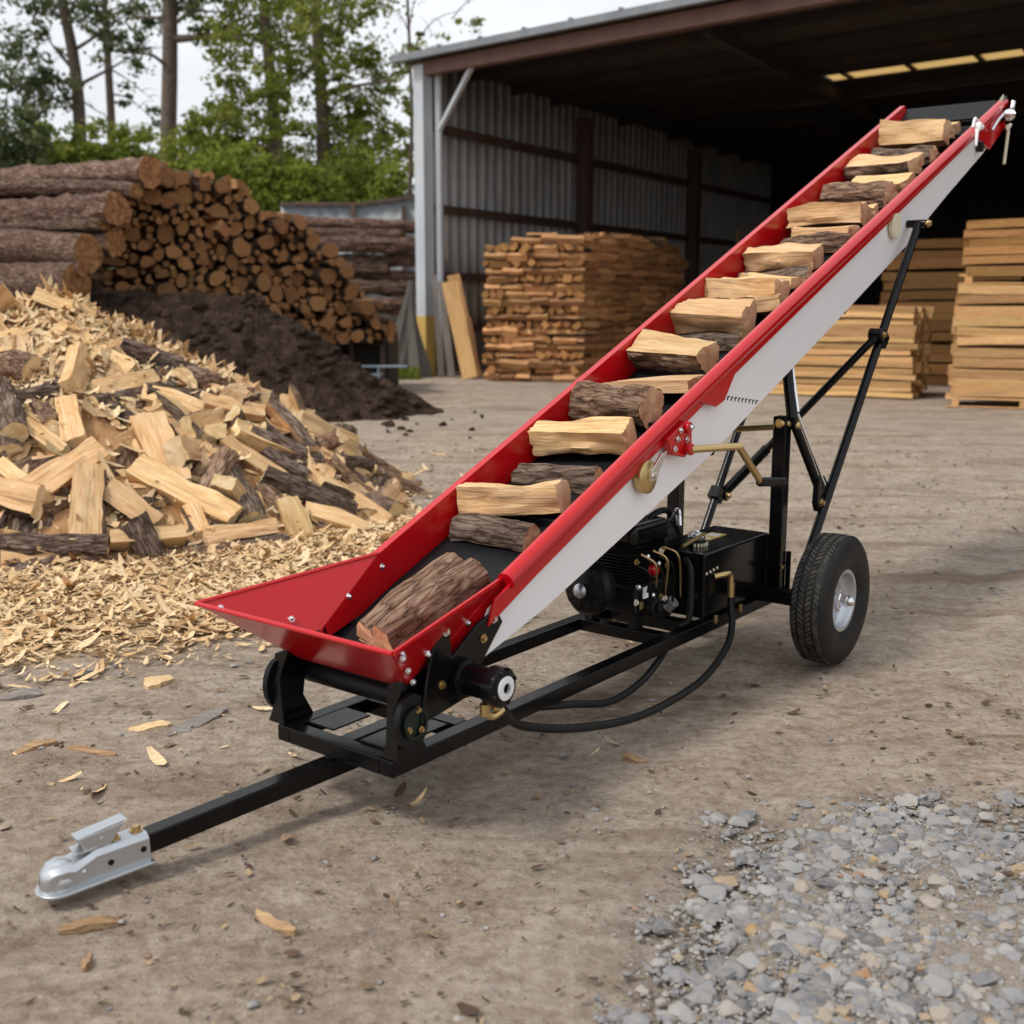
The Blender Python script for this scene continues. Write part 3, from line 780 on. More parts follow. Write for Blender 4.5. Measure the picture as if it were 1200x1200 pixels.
for x in (.075, .018):
    c = MB(K); c.hexbolt((x, 0, .036), (0, 0, 1), .011); c.build('bolt', M['brass'], cpl)
for x, z in ((.10, -.004), (.018, .0)):
    c = MB(K)
    for sy in (-1, 1): c.cyl((x, sy * .0355, z), (x, sy * .0375, z), .0075, n=14)
    c.build('bolt_hole', M['satin'], cpl)
c = MB(K)
for sy in (-1, 1): c.sphere((.165, sy * .037, -.002), .008, 10)
c.build('rivet', M['galv'], cpl)

# foot brackets between platform and conveyor foot
for sgn in (-1, 1):
    b = MB(); y = sgn * .245
    b.plate([m(-2.34, y, .228), m(-2.20, y, .228), m(-2.24, y, .30), m(-2.23, y, .36), m(-2.12, y, .44), m(-2.14, y, .50), m(-2.26, y, .47), m(-2.33, y, .40)], m(0, .012, 0))
    b.plate([m(-2.335, y + .025, .228), m(-2.335, y - .05, .228), m(-2.335, y - .03, .27), m(-2.335, y - .022, .36), m(-2.30, y - .05, .44), m(-2.30, y + .02, .47), m(-2.335, y + .012, .38)], m(.012, 0, 0))
    bb = b.build('foot_bracket', M['black'], root, .004)
    b = MB(); b.plate([m(-2.30, y + sgn * .035, .345) + m(.085 * math.cos(R(a)) * .75, 0, .085 * math.sin(R(a))) for a in range(0, 360, 20)], m(0, .022, 0)); b.build('cam_disc', M['satin'], bb, .003)
    b = MB(); b.lathe([(0, .0), (0, .036), (.004, .048), (.010, .048), (.010, .038)], m(-2.30, y + sgn * .047, .345), m(0, sgn, 0), 24); b.build('cam_ring', M['green'], bb)
    for a in (70, 200, 320):
        p = m(-2.30 + .03 * math.cos(R(a)), y + sgn * .052, .345 + .04 * math.sin(R(a))); b = MB(); b.hexbolt(p, m(0, sgn, 0), .007); b.build('bolt', M['brass'], bb)
# side bearing plate on the right with motor
y = CW + .02
b = MB(); b.plate([m(-2.28, y, .33), m(-2.06, y, .36), m(-2.02, y, .43), m(-1.90, y, .555), m(-1.93, y, .60), m(-2.02, y, .575), m(-2.14, y, .50), m(-2.15, y, .60), m(-2.20, y, .60), m(-2.24, y, .50)], m(0, .014, 0))
bp = b.build('bearing_plate', M['black'], root, .005)
b = MB(); b.plate([m(-2.25, -y, .33), m(-2.02, -y, .40), m(-1.93, -y, .58), m(-2.02, -y, .58), m(-2.25, -y, .45)], m(0, .014, 0)); b.build('bearing_plate', M['black'], root, .005)
for s_, z in ((-2.0, .525), (-2.10, .46), (-2.06, .37), (-2.19, .43), (-2.17, .585), (-1.95, .575)):
    b = MB(); b.hexbolt(m(s_, y + .008, z), m(0, 1, 0), .009); b.build('bolt', M['brass' if z < .55 else 'chrome'], bp)
mo = m(-2.10, 0, .435)
b = MB(); b.lathe([(.0, .0), (.0, .058), (.03, .058), (.03, .048), (.115, .048), (.118, .060), (.16, .060), (.165, .05), (.165, 0)], m(-2.10, y + .005, .43), m(0, 1, 0), 30)
mt = b.build('hydraulic_motor', M['black'], root, .003)
b = MB(); b.lathe([(0, .016), (0, .034), (.006, .036), (.008, .030), (.008, .016)], m(-2.10, y + .171, .43), m(0, 1, 0), 26); b.build('motor_cap', M['whiteplastic'], mt)
for a_ in (0, 90, 180, 270):
    b = MB(); b.hexbolt(m(-2.10 + .05 * math.cos(R(a_ + 20)), y + .166, .43 + .05 * math.sin(R(a_ + 20))), m(0, 1, 0), .006); b.build('bolt', M['satin'], mt)
b = MB(); b.cyl(m(-2.13, y + .12, .38), m(-2.13, y + .12, .345), .015, n=12); b.cyl(m(-2.08, y + .12, .38), m(-2.08, y + .12, .35), .016, n=12); b.tube([m(-2.13, y + .12, .35), m(-2.10, y + .125, .335), m(-2.06, y + .13, .345)], .012, 8); b.build('hose_fitting', M['brass'], mt)
b = MB(); b.cyl(m(-2.10, y + .02, .455), m(-2.10, y + .16, .465), .006, n=8); b.build('motor_rib', M['brass'], mt)
# wheels and axle
b = MB(); b.box(m(0, 0, .255), (.07, .93, .06)); b.build('axle_beam', M['black'], root, .005)
def wheel(sgn):
    ctr = m(0, sgn * .572, .28); ax = m(0, sgn, 0); W2 = .095
    prof = [(-.055, .125), (-.075, .135), (-.092, .165), (-.098, .205), (-.092, .238), (-.080, .262), (-.07, .270), (-.03, .2735), (.03, .2735), (.07, .270), (.080, .262), (.092, .238), (.098, .205), (.092, .165), (.075, .135), (.055, .125)]
    prof = [(u * .85, r_) for u, r_ in prof]; b = MB(); b.lathe(prof, ctr, ax, 56)
    for (u0, u1, r0, r1) in ((.068, .082, .2725, .262), (-.082, -.068, .262, .2725)):
        pass
    wh = b.build('wheel', M['tyre'], root, 0, 30)
    b = MB(); x = ax; yv = Vector((1, 0, 0)); zv = Vector((0, 0, 1)); NB = 78
    for row, (u, wd) in enumerate(((-.047, .019), (-.0157, .022), (.0157, .022), (.047, .019))):
        for k in range(NB):
            a0 = 2 * math.pi * (k + .5 * (row % 2)) / NB; a1 = a0 + 2 * math.pi / NB * .72; sk = .35 * 2 * math.pi / NB * (1 if row % 2 else -1)
            vs = []
            rb = .2735 if abs(u) < .04 else .2715
            for r_ in (rb - .006, rb + .0045):
                for (uu, aa) in ((u - wd/2, a0 - sk), (u + wd/2, a0 + sk), (u + wd/2, a1 + sk), (u - wd/2, a1 - sk)):
                    vs.append(ctr + x * uu + (yv * math.cos(aa) + zv * math.sin(aa)) * r_)
            b.add(vs, [(0,1,2,3), (4,7,6,5), (0,4,5,1), (1,5,6,2), (2,6,7,3), (3,7,4,0)])
    b.build('tread', M['tread'], wh)
    b = MB(); b.lathe([(.050, .127), (.055, .134), (.060, .134), (.060, .126), (.058, .118), (.045, .112), (.030, .108), (.018, .098), (.012, .075), (.020, .055), (.024, .04), (.024, .0)], ctr, ax, 40); b.lathe([(-.048, .127), (-.056, .134), (-.056, .12), (-.03, .108), (.01, .1)], ctr, ax, 40)
    b.build('rim', M['galv'], wh, 0, 45)
    b = MB(); b.lathe([(.02, .035), (.045, .033), (.05, .026), (.075, .025), (.078, .020), (.095, .019), (.103, .012), (.105, 0)], ctr, ax, 24); b.build('hub', M['chrome'], wh, 0, 45)
    for k in range(4):
        a_ = math.pi / 2 * k + .4; p = ctr + ax * .02 + (yv * math.cos(a_) + zv * math.sin(a_)) * .058; b = MB(); b.hexbolt(p, ax, .009); b.build('lug_nut', M['chrome'], wh)
for sgn in (-1, 1): wheel(sgn)
# posts
for sgn, zt in ((1, 1.03), (-1, .95)):
    b = MB(); b.box(m(.12, sgn * .262, (.225 + zt) / 2), (.062, .062, zt - .225)); ps = b.build('post', M['black'], root, .006)
    b = MB(); b.box(m(.12, sgn * .262, .36), (.09, .078, .02)); b.build('collar', M['black'], ps, .003)
    b = MB(); b.box(m(.12, sgn * .262, .245), (.12, .09, .02)); b.build('collar', M['black'], ps, .003)
    b = MB(); b.cyl(m(.16, sgn * .30, .255), m(.16, sgn * .30, .42), .012, n=10); b.build('pin', M['black'], ps)
    b = MB(); b.hexbolt(m(.09, sgn * .295, .36), m(0, sgn, 0), .009); b.build('bolt', M['brass'], ps)
# lift struts
SB = {1: m(-.03, .42, .27), -1: m(.42, -.31, .27)}
b = MB(); b.bar(m(-.02, -.31, .25), m(.48, -.31, .255), .05, .05); b.build('trailing_arm', M['black'], root, .005)
ST = {1: m(1.46, .345, 1.915), -1: m(1.62, -.33, 1.95)}
for sgn in (1, -1):
    b = MB(); b.cyl(SB[sgn], ST[sgn], .021, n=16); st = b.build('lift_strut', M['black'], root)
    d = (ST[sgn] - SB[sgn])
    b = MB(); e = ST[sgn]; b.cyl(e - m(0, sgn * .06, 0), e + m(0, sgn * .035, 0), .02, n=14); b.build('end_sleeve', M['black'], st)
    b = MB(); b.cyl(e - m(0, sgn * .12, 0), e + m(0, sgn * .06, 0), .010, n=10); b.hexbolt(e + m(0, sgn * .05, 0), m(0, sgn, 0), .014); b.build('end_bolt', M['brass'], st)
    b = CV(); b.lathe([(0, 0), (0, .055), (.005, .062), (.022, .062), (.028, .055), (.028, 0)], (3.33, -sgn * (CW + .018), -.105), (0, -sgn, 0), 28); b.build('guide_roller', M['cream'], st)
# mid lugs on struts, diagonal cylinder between them
pA = SB[-1].lerp(ST[-1], .17); pB = SB[1].lerp(ST[1], .655)
b = MB(); b.box(pB + m(.0, -.0, .0), (.07, .06, .075), Matrix.Rotation(-.85, 3, 'Y')); b.cyl(pB + m(-.05, -.035, .02), pB + m(-.05, .035, .02), .03, n=18); lug = b.build('strut_lug', M['black'], root, .006)
b = MB(); b.hexbolt(pB + m(-.05, .035, .02), m(0, 1, 0), .012); b.build('bolt', M['brass'], lug)
b = MB(); b.box(pA, (.07, .06, .07), Matrix.Rotation(-.85, 3, 'Y')); b.cyl(pA + m(.05, -.03, -.01), pA + m(.05, .04, -.01), .028, n=18); lug = b.build('strut_lug', M['black'], root, .006)
b = MB(); b.hexbolt(pA + m(.05, .04, -.01), m(0, 1, 0), .014); b.build('bolt', M['brass'], lug)
a0 = pA + m(.06, .01, -.0); a1 = pB + m(-.06, 0, .01)
b = MB(); b.cyl(a0.lerp(a1, .0), a0.lerp(a1, .30), .026, n=16); b.cyl(a0.lerp(a1, .28), a1, .019, n=16); dg = b.build('diagonal_brace', M['black'], root)
b = MB(); b.cyl(a0.lerp(a1, .06) + m(0, .02, .016), a0.lerp(a1, .22) + m(0, .02, .016), .009, n=8); b.build('brass_rod', M['brass'], dg)
# jack rod from post top to strut bracket and up to panel
jb = SB[1].lerp(ST[1], .235) + m(-.05, -.02, 0)
jt = m(.16, .245, 1.30); jm = m(.135, .30, 1.02)
b = MB(); b.cyl(jt, jm, .024, n=14); b.cyl(jm, jb + m(0, 0, .04), .020, n=14); jr = b.build('jack_rod', M['black'], root)
b = MB(); b.cyl(jm + m(.012, .02, .02), jb + m(.012, .02, .06), .007, n=8); b.cyl(jt + m(.01, .022, -.02), jm + m(.01, .022, .03), .007, n=8); b.build('inner_rod', M['chrome'], jr)
b = MB(); b.plate([jb + m(-.035, 0, .10), jb + m(.025, 0, .10), jb + m(.11, 0, .03), jb + m(.10, 0, -.05), jb + m(-.02, 0, -.06), jb + m(-.045, 0, -.02)], m(0, .03, 0)); b.build('jack_bracket', M['black'], jr, .008)
b = MB(); b.hexbolt(jb + m(-.005, .016, -.02), m(0, 1, 0), .014); b.build('bolt', M['brass'], jr)
b = MB(); b.cyl(m(.08, .262, 1.0), m(.17, .30, 1.0), .02, n=12); b.sphere(m(.15, .315, .99), .02); b.build('jack_pivot', M['brass'], jr)
b = MB(); b.cyl(m(.0, -.262, .93), m(.06, .25, .985), .013, n=10); b.build('tie_rod', M['brass'], root)
# crank handle
cb = cpt(1.10, CW + .05, -.10)
b = CV(); b.plate([(.94, -CW - .045, -.02), (1.08, -CW - .045, -.02), (1.12, -CW - .045, -.05), (1.09, -CW - .045, -.13), (1.03, -CW - .045, -.145), (.95, -CW - .045, -.09)], (0, .03, 0))
b.cyl((1.08, -CW - .06, -.045), (1.08, -CW - .075, -.045), .022); b.cyl((1.05, -CW - .06, -.12), (1.05, -CW - .085, -.12), .022)
cr = b.build('crank_bracket', M['red'], root, .004)
for t, n_ in ((1.0, -.05), (1.06, -.085), (.97, -.075), (1.03, -.03), (1.085, -.045)):
    b = CV(); b.hexbolt((t, -CW - .062 - (.014 if t > 1.08 else 0), n_), (0, -1, 0), .008); b.build('bolt', M['chrome'], cr)
g0 = cpt(1.05, CW + .075, -.12)
gp = {'e1': m(-.60, .42, .975), 'e2': m(-.445, .44, .825), 'e3': m(-.27, .46, .805)}
b = MB(); b.tube([g0, gp['e1'] + m(-.02, -.005, .004), gp['e1'], gp['e1'].lerp(gp['e2'], .15), gp['e2']], .014, 10, 5); ch = b.build('crank_handle', M['brass'], root)
b = MB(); b.cyl(gp['e2'] + m(-.01, 0, 0), gp['e3'], .019, n=14); b.build('grip', M['satin'], ch, .004)
# return roller below flange
b = CV(); b.lathe([(0, 0), (0, .055), (.008, .06), (.03, .06), (.036, .05), (.036, 0)], (.79, -CW - .02, -.092), (0, -1, 0), 28); rr_ = b.build('return_roller', M['brass'], root)
b = CV(); b.plate([(.78, -CW - .06, -.105), (.80, -CW - .06, -.07), (.88, -CW - .06, -.045), (.92, -CW - .06, -.055), (.84, -CW - .06, -.10)], (0, .01, 0)); b.build('roller_clevis', M['chrome'], rr_, .002)
b = CV(); b.hexbolt((.80, -CW - .066, -.09), (0, -1, 0), .012); b.build('bolt', M['chrome'], rr_)
for t in (1.35, 2.05, 2.75, 3.55):
    b = CV(); b.plate([(t, CW - .0, -.19), (t + .06, CW - .0, -.19), (t + .05, CW, -.325), (t + .02, CW, -.335)], (0, .5 * 0 + .02, 0)); b.plate([(t, -CW + .04, -.19), (t + .06, -CW + .04, -.19), (t + .05, -CW + .04, -.325), (t + .02, -CW + .04, -.335)], (0, .02, 0)); b.span((t, -CW + .04, -.265), (t + .04, CW - .01, -.245)); b.build('return_hanger', M['black'], root, .003)

# hydraulic tank
b = MB(); b.span(m(-.48, -.06, .232), m(.12, .225, .505)); tk = b.build('hydraulic_tank', M['black'], root, .012)
tk['label'] = 'glossy black box tank with filler cap on top'
b = MB(); b.lathe([(0, 0), (0, .042), (.022, .042), (.026, .036), (.028, 0)], m(-.33, .10, .505), (0, 0, 1), 26); cap = b.build('filler_base', M['satin'], tk)
b = MB(); b.lathe([(0, .036), (.012, .038), (.016, .034), (.026, .030), (.030, .016), (.038, .012), (.04, 0)], m(-.33, .10, .533), (0, 0, 1), 24); b.build('filler_cap', M['chrome'], tk)
for k in range(10):
    pass
b = MB()
for k in range(8):
    a_ = R(180 + k * 20 + 20); p = m(-.33 + .044 * math.cos(a_), .10 - .044 * math.sin(a_), .513); b.box(p, (.008, .008, .014), Matrix.Rotation(-a_, 3, 'Z'))
b.build('cap_screw', M['cream'], tk)
b = MB(); b.box(m(-.13, .06, .5065), (.16, .075, .002), Matrix.Rotation(.0, 3, 'Z')); sk_ = b.build('label_sticker', M['sticker'], tk)
b = MB()
for k in range(4): b.box(m(-.19 + .0, .037 + k * .015, .5082), (.05 - .008 * (k % 2), .006, .001))
b.box(m(-.10, .06, .5082), (.05, .05, .001)); b.build('sticker_print', M['whiteplastic'], sk_)
b = MB(); b.tube([m(-.40, .226, .40), m(-.36, .25, .405), m(-.325, .262, .40), m(-.32, .265, .36)], .012, 10); b.cyl(m(-.32, .265, .365), m(-.32, .265, .305), .016, n=12); b.build('elbow_fitting', M['brass'], tk)
for k in range(4):
    p = m(-.47 + k * .03, .227, .425 + .003 * k); b = MB(); b.hexbolt(p, m(0, 1, 0), .004); b.build('small_bolt', M['cream'], tk)
for s_ in (-.42, -.20, .10):
    b = MB(); b.box(m(s_, .251, .226), (.018, .014, .034)); b.build('tank_clamp', M['brass'], tk, .003)

# engine
e0 = m(-.78, -.06, .228)
b = MB(); b.span(m(-.91, -.18, .285), m(-.58, .10, .40)); eng = b.build('engine_block', M['satin'], root, .015)
eng.location = (.10, 0, .012); eng['label'] = 'small black petrol engine with wires and brass fittings'
for sx in (-.84, -.62):
    for sy in (-.15, .06):
        b = MB(); b.span(m(sx - .03, sy - .02, .217), m(sx + .03, sy + .02, .29)); b.build('mount_foot', M['satin'], eng, .003)
b = MB()
for k in range(9): b.span(m(-.86, -.16 + k*.001, .40 + k * .013), m(-.66, .04, .406 + k * .013))
b.build('cooling_fins', M['satin'], eng, .001)
b = MB(); b.lathe([(0, 0), (0, .085), (.03, .105), (.075, .11), (.095, .095), (.10, .06), (.11, .045), (.11, 0)], m(-.95, -.05, .40), (-1, 0, 0), 30); b.build('recoil_cover', M['satin'], eng, .003)
for k in range(10):
    a_ = 2 * math.pi * k / 10; b = MB(); b.box(Vector((-1.046, .05, .40)) + Vector((0, .072 * math.cos(a_), .072 * math.sin(a_))), (.01, .042, .011), Matrix.Rotation(a_, 3, 'X')); b.build('cover_slot', M['black'], eng, .001)
b = MB(); b.sphere(m(-1.08, -.05, .40), .03, 14, sq=(.6, 1, 1)); b.build('starter_grip', M['galv'], eng)
b = MB(); b.span(m(-.90, -.19, .545), m(-.60, .08, .64)); b.build('fuel_tank', M['black'], eng, .035, seg=4)
b = MB(); b.lathe([(0, 0), (0, .035), (.03, .033), (.034, 0)], m(-.72, -.06, .64), (0, 0, 1), 20); b.build('fuel_cap', M['satin'], eng, .003)
b = MB(); b.cyl(m(-.60, -.02, .52), m(-.50, -.02, .53), .07, n=22); b.build('air_filter', M['satin'], eng, .006)
b = MB(); b.tube([m(-.58, .10, .60), m(-.56, .08, .66), m(-.50, .02, .60)], .012, 8); b.build('trim_band', M['chrome'], eng)
b = MB(); b.lathe([(0, .0), (0, .024), (.022, .024), (.03, .014), (.03, 0)], m(-.80, .105, .455), m(0, 1, .2), 18); b.build('red_cap', M['red'], eng)
b = MB(); b.box(m(-.86, .115, .375), (.035, .006, .045)); b.build('warning_tag', M['whiteplastic'], eng)
b = MB(); b.box(m(-.88, .11, .325), (.02, .006, .03)); b.build('orange_tag', M['brass'], eng)
g = random.Random(5)
for k in range(14):
    p = m(-.92 + g.random() * .25, .105, .29 + g.random() * .25); b = MB()
    if k % 3: b.hexbolt(p, m(0, 1, 0), .009)
    else: b.sphere(p + m(0, .01, 0), .012, 10)
    b.build('bolt', M[('chrome', 'brass', 'cream')[k % 3]], eng)
for k in range(6):
    p = m(-.92 + .045 * k, .10, .50 + .03 * (k % 2)); b = MB(); b.tube([p, p + m(.03, .05, -.04), p + m(.05 + .02 * (k % 3), .03, -.12 - .02 * k)], .0045, 6, 5); b.build('wire', M['brass' if k % 2 else 'satin'], eng)
b = MB(); b.cyl(m(-.82, .10, .31), m(-.82, .15, .31), .04, n=18); b.cyl(m(-.82, .15, .31), m(-.82, .165, .31), .02, n=12); b.build('pump', M['satin'], eng, .004)
b = MB(); b.cyl(m(-.60, .13, .52), m(-.42, .13, .545), .008, n=8); b.build('brass_pipe', M['brass'], eng)
b = MB(); b.cyl(m(-.66, .10, .27), m(-.66, .13, .30), .026, n=14); b.build('oil_cap', M['galv'], eng)
# hoses
def hose(pts, r=.0135): return MB().tube(pts, r, 10, 8).build('hose', M['hose'], root)
hose([m(-.32, .265, .31), m(-.33, .275, .25), m(-.36, .295, .19), m(-.48, .33, .125), m(-.80, .385, .08), m(-1.25, .41, .088), m(-1.62, .40, .15), m(-1.9, .37, .235), m(-2.06, y + .13, .345)], .0145)
hose([m(-.58, .19, .50), m(-.60, .225, .47), m(-.61, .235, .38), m(-.62, .235, .27), m(-.64, .205, .24)], .0125)
hose([m(-.62, .0, .60), m(-.56, .02, .66), m(-.44, .02, .66), m(-.36, .02, .58), m(-.34, .02, .50)], .014)
hose([m(-.66, .18, .19), m(-.80, .21, .14), m(-1.0, .24, .10), m(-1.25, .27, .105), m(-1.45, .255, .15), m(-1.6, .2, .17)], .0135)
b = MB()
for k in (.3, .62, .9):
    pass

# ------------------------------------------------------------------ logs on the belt: t, l centre, length, yaw(deg), width along belt, thickness, kind, set, label
BL = [
 (-.10, -.02, .42, 82, .21, .125, 'twin', 'BK', 'thick bark covered half log lying lengthwise in the red hopper'),
 (.33, -.06, .33, 6, .10, .075, 'halfup', 'DK', 'bark covered billet lowest across the belt, above the hopper log'),
 (.52, -.07, .41, 4, .13, .115, 'quarter', 'FR', 'pale split log second up across the belt, over the lowest bark billet'),
 (.74, -.04, .33, 12, .10, .075, 'halfup', 'DK', 'rough bark billet third up across the belt, between two pale logs'),
 (.94, -.06, .40, 2, .13, .115, 'quarter', 'FR', 'pale split log fourth up the belt, with a smooth blond top face'),
 (1.245, -.075, .36, 2, .135, .135, 'round', 'BK', 'stout round bark log with a pale cut end, halfway below the crank'),
 (1.09, -.10, .12, 14, .07, .06, 'quarter', 'FR', 'small pale chunk wedged below the stout round bark log'),
 (1.44, -.03, .36, 8, .14, .05, 'slab', 'FR', 'thin pale slab lying behind the stout round bark log'),
 (1.72, -.07, .38, -2, .13, .12, 'half', 'BK', 'grey barked log with one bright sawn end above the thin slab'),
 (1.93, -.03, .30, 5, .09, .06, 'halfup', 'DK', 'small dark bark piece tucked under a pale block mid belt'),
 (2.10, -.08, .36, -2, .14, .12, 'quarter', 'FR', 'pale thick split block just above the small dark piece mid belt'),
 (2.27, .06, .22, 8, .11, .08, 'quarter', 'BK', 'short brown stub between two pale blocks in mid belt'),
 (2.43, -.07, .37, 0, .13, .11, 'quarter', 'FR', 'pale split block with blocky end above the short brown stub'),
 (2.64, -.04, .34, 6, .12, .07, 'halfup', 'DK', 'flat dark bark slab in the upper half of the belt'),
 (2.86, -.075, .36, -6, .13, .11, 'quarter', 'FR', 'pale split log resting above the flat dark bark slab'),
 (3.08, .0, .34, 14, .11, .08, 'halfup', 'BK', 'twisted brown bark log on the upper belt'),
 (3.34, -.05, .38, -3, .15, .12, 'quarter', 'FR', 'pale split log above the twisted brown bark log'),
 (3.20, .0, .30, 5, .10, .06, 'slab', 'BK', 'thin brown split piece wedged under a pale log on the upper belt'),
 (3.74, -.05, .36, -1, .16, .12, 'halfup', 'BK', 'brown ridged bark log fifth from the top of the belt'),
 (4.15, -.06, .38, 3, .17, .12, 'half', 'FR', 'pale log with a knotty end fourth from the top of the belt'),
 (4.45, -.04, .35, -2, .15, .10, 'halfup', 'DK', 'grey brown bark log third from the top of the belt'),
 (4.68, -.05, .37, -5, .15, .12, 'slab', 'FR', 'tan split log second from the top of the belt'),
 (2.56, -.02, .30, -9, .09, .05, 'slab', 'FR', 'thin pale splinter lying across below the flat dark bark slab'),
 (3.02, -.10, .24, 12, .08, .055, 'quarter', 'FR', 'short pale split leaning by the twisted brown bark log'),
 (3.50, -.03, .34, 9, .11, .07, 'quarter', 'BK', 'reddish brown split between two larger logs on the upper belt'),
 (3.93, .0, .32, -8, .11, .06, 'slab', 'FR', 'thin tan slab below the log with the knotty end'),
 (4.31, -.07, .30, 10, .09, .06, 'halfup', 'BK', 'thin bark strip log above the log with the knotty end'),
 (4.80, -.03, .30, 6, .10, .06, 'slab', 'BK', 'thin brown slab just below the topmost log'),
 (4.90, -.04, .30, -4, .11, .085, 'quarter', 'FR', 'tan chunky log topmost on the belt, below the black hood'),
]
for i, (t, l, L, yw, wd, hh, kd, mk, lab) in enumerate(BL):
    if i and yw < 60: wd *= 1.14; hh *= 1.06; yw += (4, -5, 7, -3, 5, -6, 2)[i % 7]; t += (.0, .02, -.02)[i % 3]
    l0 = max(-CW + .012, l - L/2); l1 = min(CW - .012, l + L/2)
    if yw < 60: l = (l0 + l1) / 2; L = l1 - l0
    me = log_mesh('firewood_log', kd, wd, hh, L, 500 + i, {'FR': FRESH, 'DK': DARKF, 'BK': FRESH}[mk], 40, 1.4 if i else .9)
    o = inst('firewood_log', me)
    xv = Vector((math.sin(R(yw)), -math.cos(R(yw)), 0)); zl = Vector((0, 0, 1))
    Mx = frame(xv, zl).to_4x4()
    if kd in ('quarter', 'half', 'slab'): Mx = Mx @ Matrix.Rotation(R((16, -20, -14, 12, 4)[i % 5] - 6), 4, 'X')
    bot = min((Mx @ v.co).z for v in me.vertices)
    o.matrix_world = RW @ CT @ Matrix.Translation((t, -l, -.131 - bot)) @ Mx
    tag(o, lab, 'firewood', 'logs riding up the conveyor belt')

# ------------------------------------------------------------------ gravel
def hull(seed, n=24):
    import bmesh
    g = np.random.default_rng(seed); p = g.normal(size=(n, 3)); p /= np.linalg.norm(p, axis=1, keepdims=True)
    p *= g.uniform(.75, 1.05, (n, 1)); b = bmesh.new()
    for q in p: b.verts.new(q)
    r_ = bmesh.ops.convex_hull(b, input=b.verts); bmesh.ops.delete(b, geom=list({e for e in r_['geom_interior'] if isinstance(e, bmesh.types.BMVert)}), context='VERTS')
    pass
    b.verts.index_update(); V = np.array([v.co[:] for v in b.verts]); F = [[v.index for v in f.verts] for f in b.faces]; b.free(); return V, F
HUL = [hull(k) for k in range(14)]
def stones(name, items, mat):
    V = []; F = []; T = []; base = 0
    for (x, y, z, s, fl, tint) in items:
        v, f = HUL[rnd.randrange(14)]; Rm = np.array(Euler((rnd.uniform(0, 6.3), rnd.uniform(0, 6.3), rnd.uniform(0, 6.3))).to_matrix())
        p = (v @ Rm.T) * np.array([s * rnd.uniform(.8, 1.25), s * rnd.uniform(.8, 1.1), s * fl])
        a_ = rnd.uniform(0, 6.3); ca, sa = math.cos(a_), math.sin(a_); p = p @ np.array([[ca, sa, 0], [-sa, ca, 0], [0, 0, 1]])
        V.append(p + np.array([x, y, z])); F += [[base + i for i in q] for q in f]; base += len(v); T += [tint] * len(v)
    me = bpy.data.meshes.new(name); me.from_pydata(np.concatenate(V).tolist(), [], F)
    at = me.attributes.new('tint', 'FLOAT', 'POINT'); at.data.foreach_set('value', T); me.materials.append(mat)
    return inst(name, me)
it = []; it2 = []
while len(it) < 12500:
    x = rnd.uniform(-.4, 2.0); y = rnd.uniform(1.9, 3.6); m_ = gravelmask(x, y)
    pt_ = .55 + .75 * noise.noise((x * 3.1, y * 3.1, 21)) + .3 * noise.noise((x * 8, y * 8, 4))
    if x > .48 * y + .15 or rnd.random() > m_ * max(.12, min(1, pt_)) + .012: continue
    s = min(.026, .0018 + .0044 * rnd.expovariate(1.0)) * (.55 + .45 * m_)
    if m_ > .25 and rnd.random() < .045: s = rnd.uniform(.018, .040)
    it.append((x, y, -.003 + s * rnd.uniform(-.16, .16), s, rnd.uniform(.42, .72), rnd.random()))
tag(stones('gravel', it, M['stone']), 'loose grey crushed gravel spread over the dirt in the right foreground', 'gravel', None, 'stuff')
while len(it2) < 1500:
    x = rnd.uniform(-2.2, 4.2); y = rnd.uniform(2.0, 10)
    if abs(x) > y * .48: continue
    s = .002 + .0035 * rnd.expovariate(1.0) * (.5 + y / 8)
    it2.append((x, y, s * .2 - .004, min(s, .018), .5, min(1, max(0, rnd.gauss(.5, .25)))))
tag(stones('pebbles', it2, M['stone']), 'small pebbles scattered over the packed dirt yard', 'pebbles', None, 'stuff')

# scraps of wood on the dirt
SCR = [((196,862),(266,832),.07,'greyboard','weathered flat stick lying on the dirt left of the tow frame'),
 ((14,884),(66,868),.04,'bits','tan splinter of wood at the left edge of the dirt'),
 ((80,878),(136,884),.03,'bits','thin orange splinter beside the tan one on the dirt'),
 ((68,1090),(142,1078),.03,'bits','dark brown sliver of bark below the coupler'),
 ((104,1118),(99,1138),.022,'bits','small upright looking tan chip below the coupler'),
 ((300,1070),(345,1095),.03,'bits','brown bark scrap on the dirt in the middle foreground'),
 ((730,888),(757,892),.03,'bits','rust coloured leaf of bark on the dirt right of the frame'),
 ((150,855),(200,850),.05,'chip','pale curled wood flake near the end of the chips'),
 ((0,818),(50,812),.08,'greyboard','grey thin board end at the left edge of the chips'),
 ((170,805),(200,792),.09,'chip','pale crumpled wood flake on bare dirt by the chips'),
 ((968,995),(1022,990),.05,'stone','flat grey sharp stone at the top of the gravel'),]
